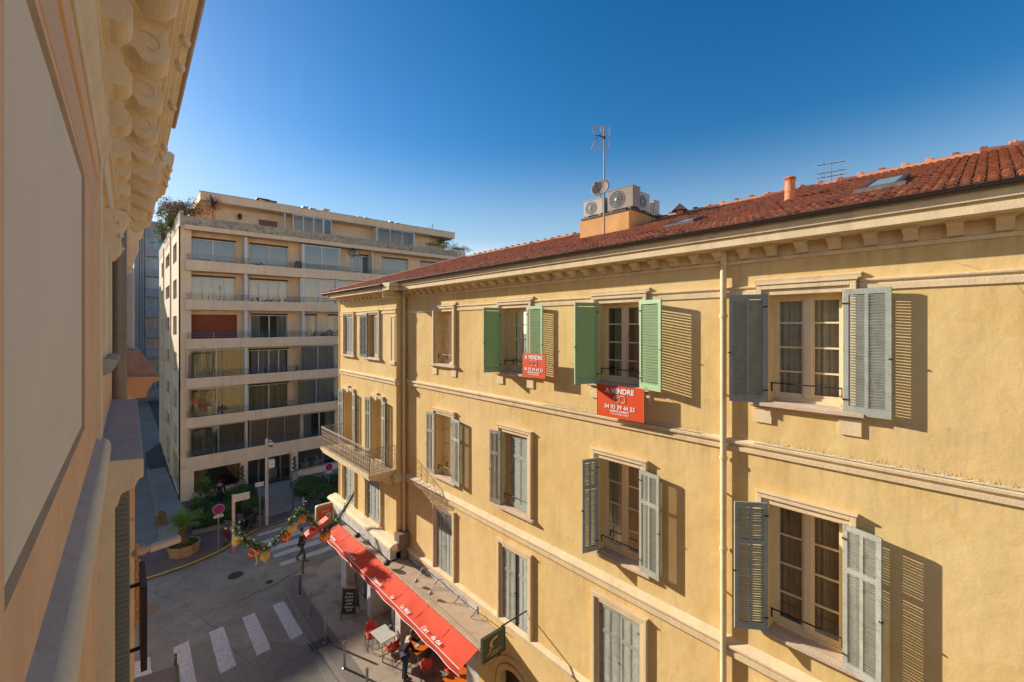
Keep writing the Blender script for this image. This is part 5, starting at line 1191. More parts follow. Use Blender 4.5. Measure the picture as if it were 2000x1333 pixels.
def nosign(px, py, pbx, pby, label, r=.27):
    b_ = onZ(pbx, pby, GZ+.08); zt = onY(px, py, b_[1])[2]; t = thing('no_parking_sign', label, 'traffic sign', b_, 0, 'round no-stopping signs')
    m = MB(); m.tube([b_, (b_[0], b_[1], zt+r)], .03, 8); m.build('pole', METG, t)
    c = Vector((b_[0], b_[1]-.05, zt)); fn = lambda q: (c.x+q[0], c.y-q[2], c.z+q[1])
    m = MB(); m.lathe([(.01, 0), (r, 0), (r, .012), (.01, .013)], (0,0,0), 24, fn=fn); m.build('rim', M('white_rim', (.6,.5,.5), .4), t)
    m = MB(); m.lathe([(.01, .014), (r*.93, .014), (r*.93, .016), (.01, .016)], (0,0,0), 24, fn=fn); rd = m.build('red_ring', M('sign_red', (.45,.02,.06), .4), t)
    m = MB(); m.lathe([(.01, .018), (r*.72, .018), (r*.72, .02), (.01, .02)], (0,0,0), 24, fn=fn); m.build('blue_field', M('sign_blue', (.05,.05,.32), .4), t)
    m = MB()
    for s in (1, -1): d = Vector((math.cos(R(45*s)), 0, math.sin(R(45*s)))); nn = Vector((-d.z, 0, d.x)); m.obox(c+Vector((0, -.024, 0))-d*r*.74-nn*.03, d*r*1.48, nn*.06, Vector((0, -.003, 0)))
    m.build('cross_bars', bpy.data.materials['sign_red'], t)
    m = MB(); m.box(c.x-.22, c.y-.01, c.z-r-.17, c.x+.22, c.y, c.z-r-.03); m.build('plate', METW, t); 
    m = MB(); m.box(c.x-.15, c.y-.014, c.z-r-.12, c.x-.08, c.y-.011, c.z-r-.07); m.box(c.x-.02, c.y-.014, c.z-r-.11, c.x+.17, c.y-.011, c.z-r-.09); m.build('lettering', DGREY, t)
nosign(428.8, 994, 426.6, 1078, 'round no-stopping sign with a small white plate, in front of the planted bed'); nosign(642.7, 912, 642, 975, 'round no-stopping sign partly hidden by the corner of the yellow building', .26)
b_ = onZ(456, 1078, GZ+.08); zt = onY(456, 966, b_[1])[2]
t = thing('street_sign_post', 'thick white post carrying a wide two-line white direction board, on the yellow kerb line', 'sign post', b_)
m = MB(); m.box(b_[0]-.07, b_[1]-.05, GZ+.35, b_[0]+.07, b_[1]+.05, zt); m.build('post', M('offwhite_post', (.55,.46,.42), .6, .06, 3), t, bevel=.01)
m = MB(); m.box(b_[0]-.072, b_[1]-.052, GZ+.08, b_[0]+.072, b_[1]+.052, GZ+.35); m.build('base_band', M('faded_red_band', (.45,.2,.17), .7), t)
x1 = onY(487, 966, b_[1])[0]
for k in range(2):
    z = zt-.02-.2*k; m = MB(); m.box(b_[0]-.04, b_[1]-.09, z-.185, x1, b_[1]-.055, z); pl_ = m.build('direction_board', METW, t, bevel=.005)
    m = MB(); text_mb(m, ('Palais des Festivals', 'Gare SNCF')[k], .1, ((b_[0]+x1)/2, b_[1]-.093, z-.09), (1,0,0), (0,0,1)); m.build('lettering', M('sign_text_red', (.35,.08,.06), .6), pl_)
b_ = onZ(507.6, 1033, GZ+.08); zt = onY(507, 951, b_[1])[2]
t = thing('street_name_post', 'slim grey post with a small white name plate and a blue bracket', 'sign post', b_)
m = MB(); m.tube([b_, (b_[0], b_[1], zt)], .035, 8); m.build('post', METG, t); x0, x1 = onY(498, 947, b_[1])[0], onY(515, 947, b_[1])[0]
m = MB(); m.box(x0, b_[1]-.06, zt+.05, x1, b_[1]-.03, zt+.28); m.build('name_plate', METW, t); m = MB(); text_mb(m, 'Rue du Midi', .1, ((x0+x1)/2, b_[1]-.064, zt+.165), (1,0,0), (0,0,1)); m.build('lettering', bpy.data.materials['sign_blue'], t)
m = MB(); m.tube([(b_[0], b_[1], zt+.05), (b_[0], b_[1], zt-.1), (b_[0]-.08, b_[1], zt-.15), (b_[0]-.25, b_[1], zt-.12)], .025, 6); m.build('bracket', bpy.data.materials['sign_blue'], t)
b_ = onZ(521, 1026, GZ+.08); zt = onY(521, 857, b_[1])[2]
t = thing('camera_mast', 'tall pale mast with a white dome camera and a control box', 'surveillance camera', b_)
m = MB(); m.tube([b_, (b_[0], b_[1], zt)], [.10, .085], 12); m.build('mast', M('cream_mast', (.52,.46,.42), .5, .06, 3), t, smooth=True)
xc, _, zc = onY(529, 868, b_[1]); m = MB(); m.tube([(b_[0], b_[1], zc+.25), (xc, b_[1]-.05, zc+.25), (xc, b_[1]-.05, zc+.1)], .04, 6); m.lathe([(.04, .14), (.15, .1), (.16, 0), (.15, -.02)], (xc, b_[1]-.05, zc), 14); m.build('camera_housing', METW, t, smooth=True)
m = MB(); m.ball((xc, b_[1]-.05, zc-.05), (.13, .13, .12)); m.build('camera_dome', DGREY, t, smooth=True)
z2 = onY(528, 906, b_[1])[2]; m = MB(); m.box(b_[0]+.08, b_[1]-.12, z2-.25, b_[0]+.42, b_[1]+.1, z2+.25); m.build('control_box', METW, t, bevel=.01)
# wall lamp sticking out of our facade, low down
a_ = Vector(onY(262, 1082, 9.0)); e_ = Vector(onY(353, 1052, 9.6)); mid = a_.lerp(e_, .3)
t = thing('wall_lamp', 'long cream street lamp arm projecting from the near facade over the pavement', 'street lamp', tuple(a_))
m = MB(); m.tube([a_, mid], .055, 8); m.obox(mid-Vector((.1, .05, .06)), (e_-a_)*.08, Vector((0, .1, 0)), Vector((0, 0, .12))); m.build('arm', M('peach_arm', (.52,.38,.28), .7), t)
m = MB(); d_ = (e_-mid); m.obox(mid-Vector((0, .09, .05)), d_, Vector((0, .18, 0)), Vector((0, 0, .1))); m.build('lamp_head', M('cream_lamp_head', (.62,.52,.42), .6), t, bevel=.03)
# low ledge bottom-left
P = [onZ(px, py, -4.2) for px, py in ((345, 1300), (348, 1345), (255, 1345), (262, 1325))]
bl = thing('canopy_ledge', 'flat cream canopy slab with a green edge at the very bottom left', 'canopy', (P[0][0]-.3, P[0][1], -4.3))
m = MB(); m.prism([(p[0], p[1]) for p in P], lambda p, t: (p[0], p[1], t), -4.35, -4.2); m.build('slab', M('pinkish_slab', (.42,.35,.3), .85, .1, 3), bl, bevel=.008)
m = MB(); m.tube([(P[0][0]+.01, P[0][1], -4.2), (P[1][0]+.01, P[1][1], -4.2)], .015, 5); m.build('edge_strip', M('green_strip', (.25,.3,.1), .6), bl)
a_ = onX(275, 1150, .45); a2 = onY(264, 1152, 8); b2 = onY(286, 1310, 8)
bd = thing('blade_sign', 'narrow dark vertical sign board on our facade, seen edge-on above the road', 'sign', (a2[0]+.1, 8, b2[2]))
m = MB(); m.box(a2[0]+.06, 8, b2[2], a2[0]+.13, 8.9, a2[2]); m.build('board', M('brown_board', (.05,.03,.04), .5), bd, bevel=.005)
m = MB(); m.box(a2[0]-.15, 8.4, a2[2]-.15, a2[0]+.06, 8.44, a2[2]-.11); m.box(a2[0]-.15, 8.4, b2[2]+.1, a2[0]+.06, 8.44, b2[2]+.14); m.build('bracket', DGREY, bd)
# ramp railing
t = thing('ramp_railing', 'low grey metal railing along the left side of the paved side path', 'railing', onZ(300, 1000))
m = MB(); Q = [Vector(onZ(px, py, GZ+.16)) for px, py in ((289, 935), (296, 965), (303, 1000), (309, 1035))]
for i in range(3):
    for h in (.9, .5): m.tube([Q[i]+Vector((0, 0, h)), Q[i+1]+Vector((0, 0, h))], .025, 5)
    for k in range(5): q = Q[i].lerp(Q[i+1], k/5); m.tube([q, q+Vector((0, 0, .9))], .018, 4)
m.build('rail', METG, t)
p = onZ(314, 1024, GZ+.16); m = MB(); m.prism([(-.3, 0), (.3, 0), (.25, .5), (.1, .75), (-.15, .7), (-.28, .4)], lambda q, t_: (p[0]+q[0], p[1]+t_, p[2]+q[1]), -.2, .25); tag(m.build('stone_block', M('brown_stone', (.17,.12,.07), .9, .3, 4, .6, 20), bevel=.04), 'rough brown stone block on the paved side path', 'stone')
t = thing('bed_fence', 'low dark metal rail fence along the kerb of the planted bed', 'fence', onZ(440, 1025)); m = MB()
A_, B_ = Vector((bedk[0].x, bedk[0].y, GZ+.3)), Vector((bedk[1].x, bedk[1].y, GZ+.3))
for h in (.15, .35, .55): m.tube([A_+Vector((0, 0, h)), B_+Vector((0, 0, h))], .018, 5)
for k in range(9): q = A_.lerp(B_, k/8); m.tube([q, q+Vector((0, 0, .57))], .02, 5)
m.build('rail', IRON, t)
# ================================================================ PLANTS
def fronds(m, c, n, L_, w_, mi, droop=.6, up=(.2, 1.1), seg=6):
    for k in range(n):
        az = random.uniform(0, 6.28); el = random.uniform(*up); d = Vector((math.cos(az)*math.cos(el), math.sin(az)*math.cos(el), math.sin(el))); s = Vector((-math.sin(az), math.cos(az), 0)); p = Vector(c); prev = None; LL = L_*random.uniform(.75, 1.1)
        for i in range(seg+1):
            ww = w_*math.sin(math.pi*(i+.6)/(seg+1.2)); cur = (p-s*ww, p+s*ww)
            if prev: m.poly([prev[0], prev[1], cur[1], cur[0]], mi if random.random() < .8 else (mi+1) % 3)
            prev = cur; p = p+d*(LL/seg); d = (d+Vector((0, 0, -droop/seg))).normalized()
def pinnate(m, c, n, L_, mi):      # feather palm leaves: rachis with leaflets
    for k in range(n):
        az = random.uniform(0, 6.28); el = random.uniform(.1, 1.3); d = Vector((math.cos(az)*math.cos(el), math.sin(az)*math.cos(el), math.sin(el))); p = Vector(c); LL = L_*random.uniform(.8, 1.1); S = 12
        for i in range(S):
            q = p+d*(LL/S); s = d.cross(Vector((0, 0, 1))).normalized(); lw = .26*math.sin(math.pi*(i+1)/(S+1))+.05
            for sg in (-1, 1):
                tip = q+s*sg*lw+d*.14-Vector((0, 0, .05)); m.poly([q, q+d*.03, tip], mi if random.random() < .7 else 2)
            p = q; d = (d+Vector((0, 0, -.09))).normalized()
def clump(m, c, r, n, size, mis, shell=.55):
    rx, ry, rz_ = r
    for k in range(n):
        d = Vector((random.gauss(0,1), random.gauss(0,1), random.gauss(0,1))).normalized()*(random.uniform(shell, 1)**.5)
        wob = 1+.18*math.sin(d.x*7+c[0])*math.cos(d.z*6+c[1])
        m.leaf((c[0]+d.x*rx*wob, c[1]+d.y*ry*wob, c[2]+d.z*rz_*wob), size*random.uniform(.6, 1.3), random.choice(mis))
# octagonal planter with palm
p = onZ(359, 1080, GZ+.08); X, Y, Z = p
t = thing('octagonal_planter', 'large octagonal tan concrete planter holding a short palm, beside the yellow line', 'planter', p)
rr = .78; m = MB(); P8 = lambda r: [(r*math.cos(R(22.5+45*k)), r*math.sin(R(22.5+45*k))) for k in range(8)]
a8, b8 = P8(rr*.86), P8(rr); vs = [(X+x, Y+y, Z) for x, y in a8]+[(X+x, Y+y, Z+.55) for x, y in b8]+[(X+x*.9, Y+y*.9, Z+.55) for x, y in b8]+[(X+x*.88, Y+y*.88, Z+.42) for x, y in b8]
m.faces(vs, [(8*j+i, 8*j+(i+1) % 8, 8*j+8+(i+1) % 8, 8*j+8+i) for j in range(3) for i in range(8)]); m.build('bowl', M('tan_concrete', (.36,.23,.12), .85, .15, 3, .4, 30), t)
m = MB(); m.prism([(x*.9, y*.9) for x, y in b8], lambda q, z: (X+q[0], Y+q[1], z), Z+.38, Z+.45); clump(m, (X, Y, Z+.5), (.6, .6, .1), 700, .045, [1, 2, 2]); m.build('ground_cover', [bpy.data.materials['soil']]+LEAF[:2], t)
t = thing('palm_tree', 'short date palm with a rough trunk and bright green crown growing in the octagonal planter', 'palm', (X, Y, Z+.45))
m = MB(); hz = 1.15; m.tube([(X+.05*math.sin(i), Y, Z+.4+hz*i/8) for i in range(9)], [.2, .22, .2, .19, .18, .18, .19, .2, .12], 10)
for k in range(90): a = random.uniform(0, 6.28); z = random.uniform(.05, hz); m.obox(Vector((X+.16*math.cos(a), Y+.16*math.sin(a), Z+.4+z)), Vector((.1*math.cos(a), .1*math.sin(a), .07)), Vector((-.05*math.sin(a), .05*math.cos(a), 0)), Vector((0, 0, .03)))
m.build('trunk', BARK, t); m = MB(); pinnate(m, (X, Y, Z+.4+hz), 46, .85, 1); m.build('crown', [LEAF[0], M('palm_green', (.13,.24,.03), .55, .2, 4), M('palm_lime', (.20,.32,.05), .55, .2, 4)], t)
def yucca(px, py, h, L_, n, label, cat='shrub', name='yucca_plant', wd=.03):
    p = onZ(px, py, GZ+.2); t = thing(name, label, cat, p)
    m = MB(); m.tube([p, (p[0]+.05, p[1], p[2]+h)], .07, 7); m.build('trunk', BARK, t); m = MB(); fronds(m, (p[0]+.05, p[1], p[2]+h), n, L_, wd, 1, .5, (-.3, 1.4)); fronds(m, (p[0]+.05, p[1], p[2]+h*.6), n//2, L_, wd, 0, .6, (-.5, .8)); m.build('crown', LEAF, t)
yucca(400, 1000, 1.3, 1.0, 150, 'tall spiky dracaena in the bed in front of the curtained shop window'); yucca(382, 1018, .7, 1.0, 110, 'lower arching spiky plant at the left end of the bed, behind the planter palm'); yucca(392, 1030, .4, .8, 70, 'small sprawling spiky plant at the bed kerb below the dracaena')
def bush(px, py, r, n, label, mis=(0, 0, 1), z=GZ+.2, size=.06, name='shrub', cat='shrub'):
    p = onZ(px, py, z); t = thing(name, label, cat, p); m = MB()
    m.ball((p[0], p[1], z+r[2]*.95), (r[0]*.82, r[1]*.82, r[2]*.85), 12, 8, 0); clump(m, (p[0], p[1], z+r[2]), r, n, size, list(mis), .75); m.build('foliage', LEAF, t)
    m = MB(); m.tube([p, (p[0], p[1], z+r[2]*.6)], .05, 6); m.build('stem', BARK, t)
bush(604, 967, (1.25, 1.0, .72), 2600, 'dome-clipped dark green bush on the forecourt', size=.05); bush(632, 982, (1.1, .8, .6), 2200, 'looser green bush in front of the dome-clipped one', (0, 1, 1)); bush(660, 955, (1.0, .8, .6), 1200, 'green bush beside the far no-stopping sign')
bush(435, 1010, (1.1, .8, .5), 1600, 'low leafy shrub below the standing man in the bed', (0, 1, 1)); bush(470, 985, (1.0, .8, .65), 1800, 'rounded dark shrub in the bed behind the direction board', (0, 0, 1)); bush(490, 1000, (.9, .6, .45), 1400, 'low clipped hedge shrub at the right end of the bed', (0, 1, 1)); bush(416, 1025, (.8, .45, .3), 900, 'straggly ground shrub behind the no-stopping sign pole', (1, 1, 2))
for px, py, lab in ((480, 968, 'spiral topiary in a pale square pot left of the shop door'), (580, 940, 'spiral topiary in a pale square pot right of the shop door')):
    p = onZ(px, py, GZ+.12); p = (p[0], 37.3, p[2]); t = thing('potted_topiary', lab, 'potted plant', p, 0, 'spiral topiaries by the shop door')
    m = MB(); m.faces([(p[0]+sx*a, p[1]+sy*a, p[2]+z) for a, z in ((.19, 0), (.25, .62)) for sx, sy in ((-1,-1),(1,-1),(1,1),(-1,1))], [(0,1,5,4),(1,2,6,5),(2,3,7,6),(3,0,4,7),(4,5,6,7)]); m.build('pot', M('terracotta_pink_pot', (.45,.36,.32), .7) if '-' not in lab and px < 500 else bpy.data.materials['terracotta_pink_pot'], t)
    m = MB(); m.tube([(p[0], p[1], p[2]+.6), (p[0], p[1], p[2]+1.7)], .025, 5)
    for k in range(40): a = k*.5; r_ = .2*(1-k/55); c_ = (p[0]+r_*.6*math.cos(a), p[1]+r_*.6*math.sin(a), p[2]+.75+k*.026); clump(m, c_, (.1, .1, .07), 22, .035, [0, 0, 1])
    m.build('foliage', LEAF, t)
# rooftop plants
def roofplant(px, py, Y, r, n, label, mats, size=.09, name='rooftop_shrub', mis=(0, 1, 2)):
    p = onY(px, py, Y); t = thing(name, label, 'shrub', (p[0], p[1], p[2]-r[2])); m = MB()
    for k in range(int(n/45)):
        d = Vector((random.gauss(0, .5), random.gauss(0, .5), random.gauss(0, .5))); c_ = (p[0]+d.x*r[0], p[1]+d.y*r[1], p[2]+d.z*r[2]); clump(m, c_, (r[0]*.28, r[1]*.28, r[2]*.3), 45, size, list(mis))
    m.build('foliage', mats, t); m = MB()
    for k in range(12): a = random.uniform(0, 6.28); m.tube([(p[0], p[1], p[2]-r[2]), (p[0]+r[0]*.4*math.cos(a), p[1]+r[1]*.4*math.sin(a), p[2]), (p[0]+r[0]*math.cos(a), p[1]+r[1]*math.sin(a), p[2]+r[2]*random.uniform(0, 1.1))], [.04, .02, .006], 4)
    m.build('branch', BARK, t)
RM = [LEAFR[0], LEAFR[1], LEAFR[2]]
roofplant(360, 408, 40.5, (1.25, 1.2, .62), 3400, 'russet and olive bush spilling over the left corner of the roof terrace', RM, .06); roofplant(335, 412, 44, (1.0, 1.6, .8), 1800, 'reddish bush on the side parapet behind the russet corner bush', [LEAFR[0], LEAFR[2], LEAFR[1]], .06)
roofplant(332, 430, 43, (.7, 1.6, .75), 2000, 'bright yellow-green trailing shrub hanging over the side parapet', [LEAFR[3], LEAF[2], LEAF[1]], .07); roofplant(318, 452, 50, (.6, 1.6, .8), 900, 'small dark green shrub lower down the side parapet', LEAF, .07)
roofplant(853, 476, 41.5, (1.7, 1.0, .6), 3000, 'dense dark green planting at the right end of the roof terrace', LEAF, .07, mis=(0, 0, 1)); roofplant(893, 487, 40, (1.5, 1.0, .45), 1500, 'wispy dark shrub overhanging the curved right end of the roof terrace', LEAF, .06, mis=(0, 0, 1)); roofplant(842, 458, 41.5, (.3, .3, 1.0), 500, 'narrow upright conifer at the right part of the roof terrace', LEAF, .05, mis=(0, 1, 1))
p = onY(416, 402, 39.5); t = thing('rooftop_cordyline', 'dark red spiky cordyline standing on the roof terrace next to the russet bush', 'potted plant', (p[0], p[1], 7.3)); m = MB(); m.tube([(p[0], p[1], 7.2), (p[0], p[1], p[2])], .035, 5); m.build('trunk', BARK, t); m = MB(); fronds(m, (p[0], p[1], p[2]), 90, .85, .025, 0, .3, (-.4, 1.4)); m.build('crown', [M('wine_leaf', (.13,.05,.06), .6)]*2, t)
p = onY(468, 424, 41.1); t = thing('wall_lantern', 'small dark lantern on the penthouse wall', 'lamp', (p[0], 41.1, p[2]-.25)); m = MB(); m.lathe([(.03, -.25), (.12, -.15), (.15, .1), (.17, .11), (.03, .28)], (p[0], 41.0, p[2]), 6); m.build('lantern', IRON, t)
# terrace furniture
def tchair(px, Y, z, rz, label, mat=None):
    x = onY(px, 600, Y)[0]; t = lthing('terrace_chair', label, 'chair', 'chairs on the balconies'); mat = mat or DGREY
    m = MB(); m.box(-.22, -.22, .42, .22, .22, .46); m.build('seat', mat, t, local=True); m = MB(); m.obox((-.22, .2, .46), (.44, 0, 0), (0, .03, 0), (0, .12, .42)); m.build('backrest', mat, t, local=True)
    for sx in (-1, 1):
        for sy in (-1, 1): m = MB(); m.tube([(sx*.2, sy*.2, .42), (sx*.23, sy*.23, 0)], .014, 5); m.build('leg', mat, t, local=True)
    t.location = (x, Y, z); t.rotation_euler = (0, 0, rz); return t
zf = ZT[1]-.1
tchair(511, 38.0, ZT[1]-.5, R(90), 'black balcony chair left of the small table on the second balcony from the top'); tchair(549, 38.0, ZT[1]-.5, R(-90), 'black balcony chair right of the small table on the second balcony from the top')
x = onY(531, 600, 38.0)[0]; t = thing('terrace_table', 'small dark balcony table between two black chairs', 'table', (x, 38, ZT[1]-.1)); m = MB(); m.lathe([(.45, .62), (.45, .65), (.02, .655)], (x, 38, ZT[1]-.42), 14); m.build('table_top', DGREY, t); m = MB(); m.tube([(x, 38, ZT[1]-.5), (x, 38, ZT[1]+.2)], .03, 6); m.build('pedestal', DGREY, t)
tchair(527, 38.0, ZT[3]-.5, R(90), 'dark balcony chair below the brown blind row, left one of its pair'); tchair(572, 38.0, ZT[3]-.5, R(-90), 'dark balcony chair on the fourth balcony, right one of its pair'); tchair(595, 38.0, ZT[3]-.5, R(0), 'white balcony chair on the fourth balcony', METW); tchair(520, 38, ZT[0]-.5, R(60), 'low dark lounge chair on the topmost balcony')
for px, k_, h_, lab in ((643, 2, .7, 'potted green plant on the balcony beside the far corner of the yellow building'), (632, 2, .45, 'smaller potted plant on the balcony left of the taller potted plant'), (582, 0, .8, 'tall thin potted plant on the topmost balcony beside the glazed bay'), (652, 4, .5, 'dark potted plant on the fifth balcony from the top')):
    x = onY(px, 600, 37.95)[0]; z = ZT[k_]-.5; t = thing('balcony_plant', lab, 'potted plant', (x, 37.95, z)); m = MB(); m.lathe([(.12, 0), (.17, .3), (.15, .3)], (x, 37.95, z), 12); m.build('pot', TERR[1], t); m = MB(); clump(m, (x, 37.95, z+.3+h_*.6), (.3, .25, h_*.6), 260, .07, [0, 1, 1]); m.build('foliage', LEAF, t)
p = onY(690, 494, 38.6); ac_unit(.8, .55, .3, 'white AC unit with a dark fan on the top balcony of the apartment block', (p[0], 38.5, p[2]-.25), 0)['group'] = 'air conditioners'
# ================================================================ CAFE
ORAN = M('orange_table_top', (.80,.17,.01), .4, .05, 3, spec=.5); REDC = M('red_seat_shell', (.55,.035,.02), .4, .05, 3, spec=.5); WTAB = M('white_table_top', (.58,.57,.5), .5, .06, 3)
ZP = GZ+.11
def cafe_chair(label):
    t = lthing('cafe_chair', label, 'chair', 'red chairs on the cafe terrace')
    m = MB(); vs = []
    for i in range(7):
        for j in range(6):
            x = -.21+.42*j/5; y = -.21+.42*i/6; vs.append((x, y, .45+.04*((x/.21)**2)-.02*math.cos(i)))
    m.faces(vs, [(i*6+j, i*6+j+1, i*6+6+j+1, i*6+6+j) for i in range(6) for j in range(5)]); s = m.build('seat', REDC, t, smooth=True, local=True); q = s.modifiers.new('solid', 'SOLIDIFY'); q.thickness = .015
    m = MB(); vs = []
    for i in range(7):
        for j in range(6):
            a = -1+2*j/5; w_ = .2*math.sqrt(max(0, 1-max(0, (i-2.5)/4.2)**2*.9)); vs.append((a*w_, .21+.02*i/6*3-.05*a*a, .5+.34*i/6))
    m.faces(vs, [(i*6+j, i*6+j+1, i*6+6+j+1, i*6+6+j) for i in range(6) for j in range(5)]); s = m.build('backrest', REDC, t, smooth=True, local=True); q = s.modifiers.new('solid', 'SOLIDIFY'); q.thickness = .015
    for sx in (-1, 1):
        m = MB(); m.tube([(sx*.19, -.17, .43), (sx*.21, -.23, .01), (sx*.21, .23, .01), (sx*.19, .19, .45)], .011, 6); m.build('leg', IRON, t, local=True)
    m = MB(); m.tube([(-.2, -.2, .2), (.2, -.2, .2)], .009, 5); m.tube([(-.2, .21, .2), (.2, .21, .2)], .009, 5); m.build('stretcher', IRON, t, local=True)
    return t
def at(px, py, h): return onZ(px, py, ZP+h)
ch = cafe_chair('red shell chair on the left side of the white table'); p = at(727, 1240, .45); ch.location = (p[0], p[1], ZP); ch.rotation_euler = (0, 0, R(-10))
for px, py, rz_, lab in ((765, 1266, 200, 'red shell chair between the white table and the man in dark clothes'), (834, 1298, 150, 'red shell chair in front of the tray-topped orange table'), (803, 1238, -60, 'red shell chair tucked behind the far side of the tray-topped orange table'), (884, 1310, 0, 'red shell chair beside the orange table that the bottom edge cuts off'), (846, 1254, -30, 'red shell chair in shade at the right end of the tray-topped orange table')):
    p = at(px, py, .45); dup(ch, (p[0], p[1], ZP), R(rz_), lab)
def table(cx, cy, w_, d_, rz, mat, label, base='col'):
    p = at(cx, cy, .74); t = lthing('cafe_table', label, 'table', 'square tables on the cafe terrace')
    m = MB(); m.box(-w_/2, -d_/2, .72, w_/2, d_/2, .75); m.build('table_top', mat, t, local=True, bevel=.006)
    for sx in (-1, 1):
        m = MB(); m.tube([(sx*w_*.4, -d_*.4, .72), (sx*w_*.4, -d_*.42, .01), (sx*w_*.4, d_*.42, .01), (sx*w_*.4, d_*.4, .72)], .014, 6); m.build('leg', METG, t, local=True)
    t.location = (p[0], p[1], ZP); t.rotation_euler = (0, 0, R(rz)); return p
table(749, 1238, .62, .85, 4, WTAB, 'white-topped rectangular cafe table, leftmost of the terrace tables')
pt = table(821, 1258, .78, .72, 6, ORAN, 'bright orange cafe table the man is leaning over')
table(899, 1326, .8, .8, 4, ORAN, 'bright orange cafe table cut off by the bottom edge of the picture')
t = thing('tray', 'small dark tray with a white cup and napkin on the orange table', 'tray', (pt[0], pt[1], ZP+.75)); m = MB(); m.lathe([(.02, 0), (.15, 0), (.16, .015), (.02, .006)], (pt[0]+.1, pt[1]+.05, ZP+.752), 16); m.build('plate', DGREY, t)
m = MB(); m.lathe([(.03, 0), (.04, .08), (.035, .08), (.02, .02)], (pt[0]+.1, pt[1]+.05, ZP+.76), 10); m.build('cup', METW, t); m = MB(); m.obox((pt[0]-.2, pt[1]-.1, ZP+.753), (.14, .05, 0), (-.04, .1, 0), (0, 0, .01)); m.build('napkin', METW, t)
p = at(762, 1228, .75); t = thing('napkin_holder', 'small dark box with grey lid standing on the white cafe table', 'box', (p[0], p[1], ZP+.75)); m = MB(); m.box(p[0]-.05, p[1]-.08, ZP+.752, p[0]+.05, p[1]+.04, ZP+.86); m.build('box', DGREY, t, bevel=.006); m = MB(); m.box(p[0]-.04, p[1]-.07, ZP+.86, p[0]+.04, p[1]+.03, ZP+.875); m.build('lid', METG, t)
# chalkboards
b_ = at(684, 1200, 0); t = thing('a_frame_board', 'black folding chalkboard with wooden frame on the shaded pavement, white handwriting', 'chalkboard', b_); t.rotation_euler = (0, 0, R(-38))
for sgn_ in (-1, 1):
    o_ = Vector((b_[0]-.3, b_[1]+sgn_*.3, ZP)); up = Vector((0, -sgn_*.27, 1.12)); 
    m = MB(); m.obox(o_+Vector((.03, 0, 0))+up*.18, Vector((.54, 0, 0)), up*.78, Vector((0, .012, 0))); m.build('board', M('slate', (.03,.035,.035), .6), t) if sgn_ < 0 else m.build('board', bpy.data.materials['slate'], t)
    m = MB(); 
    for xx in (0, .56): m.obox(o_+Vector((xx, -.01, 0)), Vector((.04, 0, 0)), up, Vector((0, .03, 0)))
    for q in (.14, .96): m.obox(o_+Vector((.0, -.01, 0))+up*q, Vector((.6, 0, 0)), up*.04, Vector((0, .03, 0)))
    m.build('frame', M('frame_wood', (.12,.09,.06), .6) if sgn_ < 0 else bpy.data.materials['frame_wood'], t)
m = MB(); un = up.normalized()
o_ = Vector((b_[0], b_[1]-.3, ZP)); upf = Vector((0, .27, 1.12)).normalized()
for k, s_ in enumerate(('Menu', 'du jour', 'salade', 'pizza', 'dessert', '14 \u20ac')): text_mb(m, s_, .13, o_+upf*(.95-.125*k)+Vector((0, -.006, 0)), (1, 0, 0), tuple(upf), depth=.006, shear=.2)
m.build('lettering', WHITE, t)
p = onX(762, 1186, 8.85); t = thing('menu_board', 'framed menu board full of small white writing beside the shop door', 'sign', (8.85, p[1], p[2]-.7)); m = MB(); m.box(8.85, p[1]-.38, p[2]-.7, 8.89, p[1]+.38, p[2]+.75); m.build('frame', METW, t)
m = MB(); m.box(8.84, p[1]-.33, p[2]-.65, 8.852, p[1]+.33, p[2]+.7); m.build('board', bpy.data.materials['slate'], t); m = MB()
for k in range(9): text_mb(m, random.choice(('pizza reine', 'salade verte', 'croque', 'crepe sucre', 'glace', 'soupe du jour')), .1, (8.832, p[1], p[2]+.6-.135*k), (0, -1, 0), (0, 0, 1))
m.build('lettering', WHITE, t)
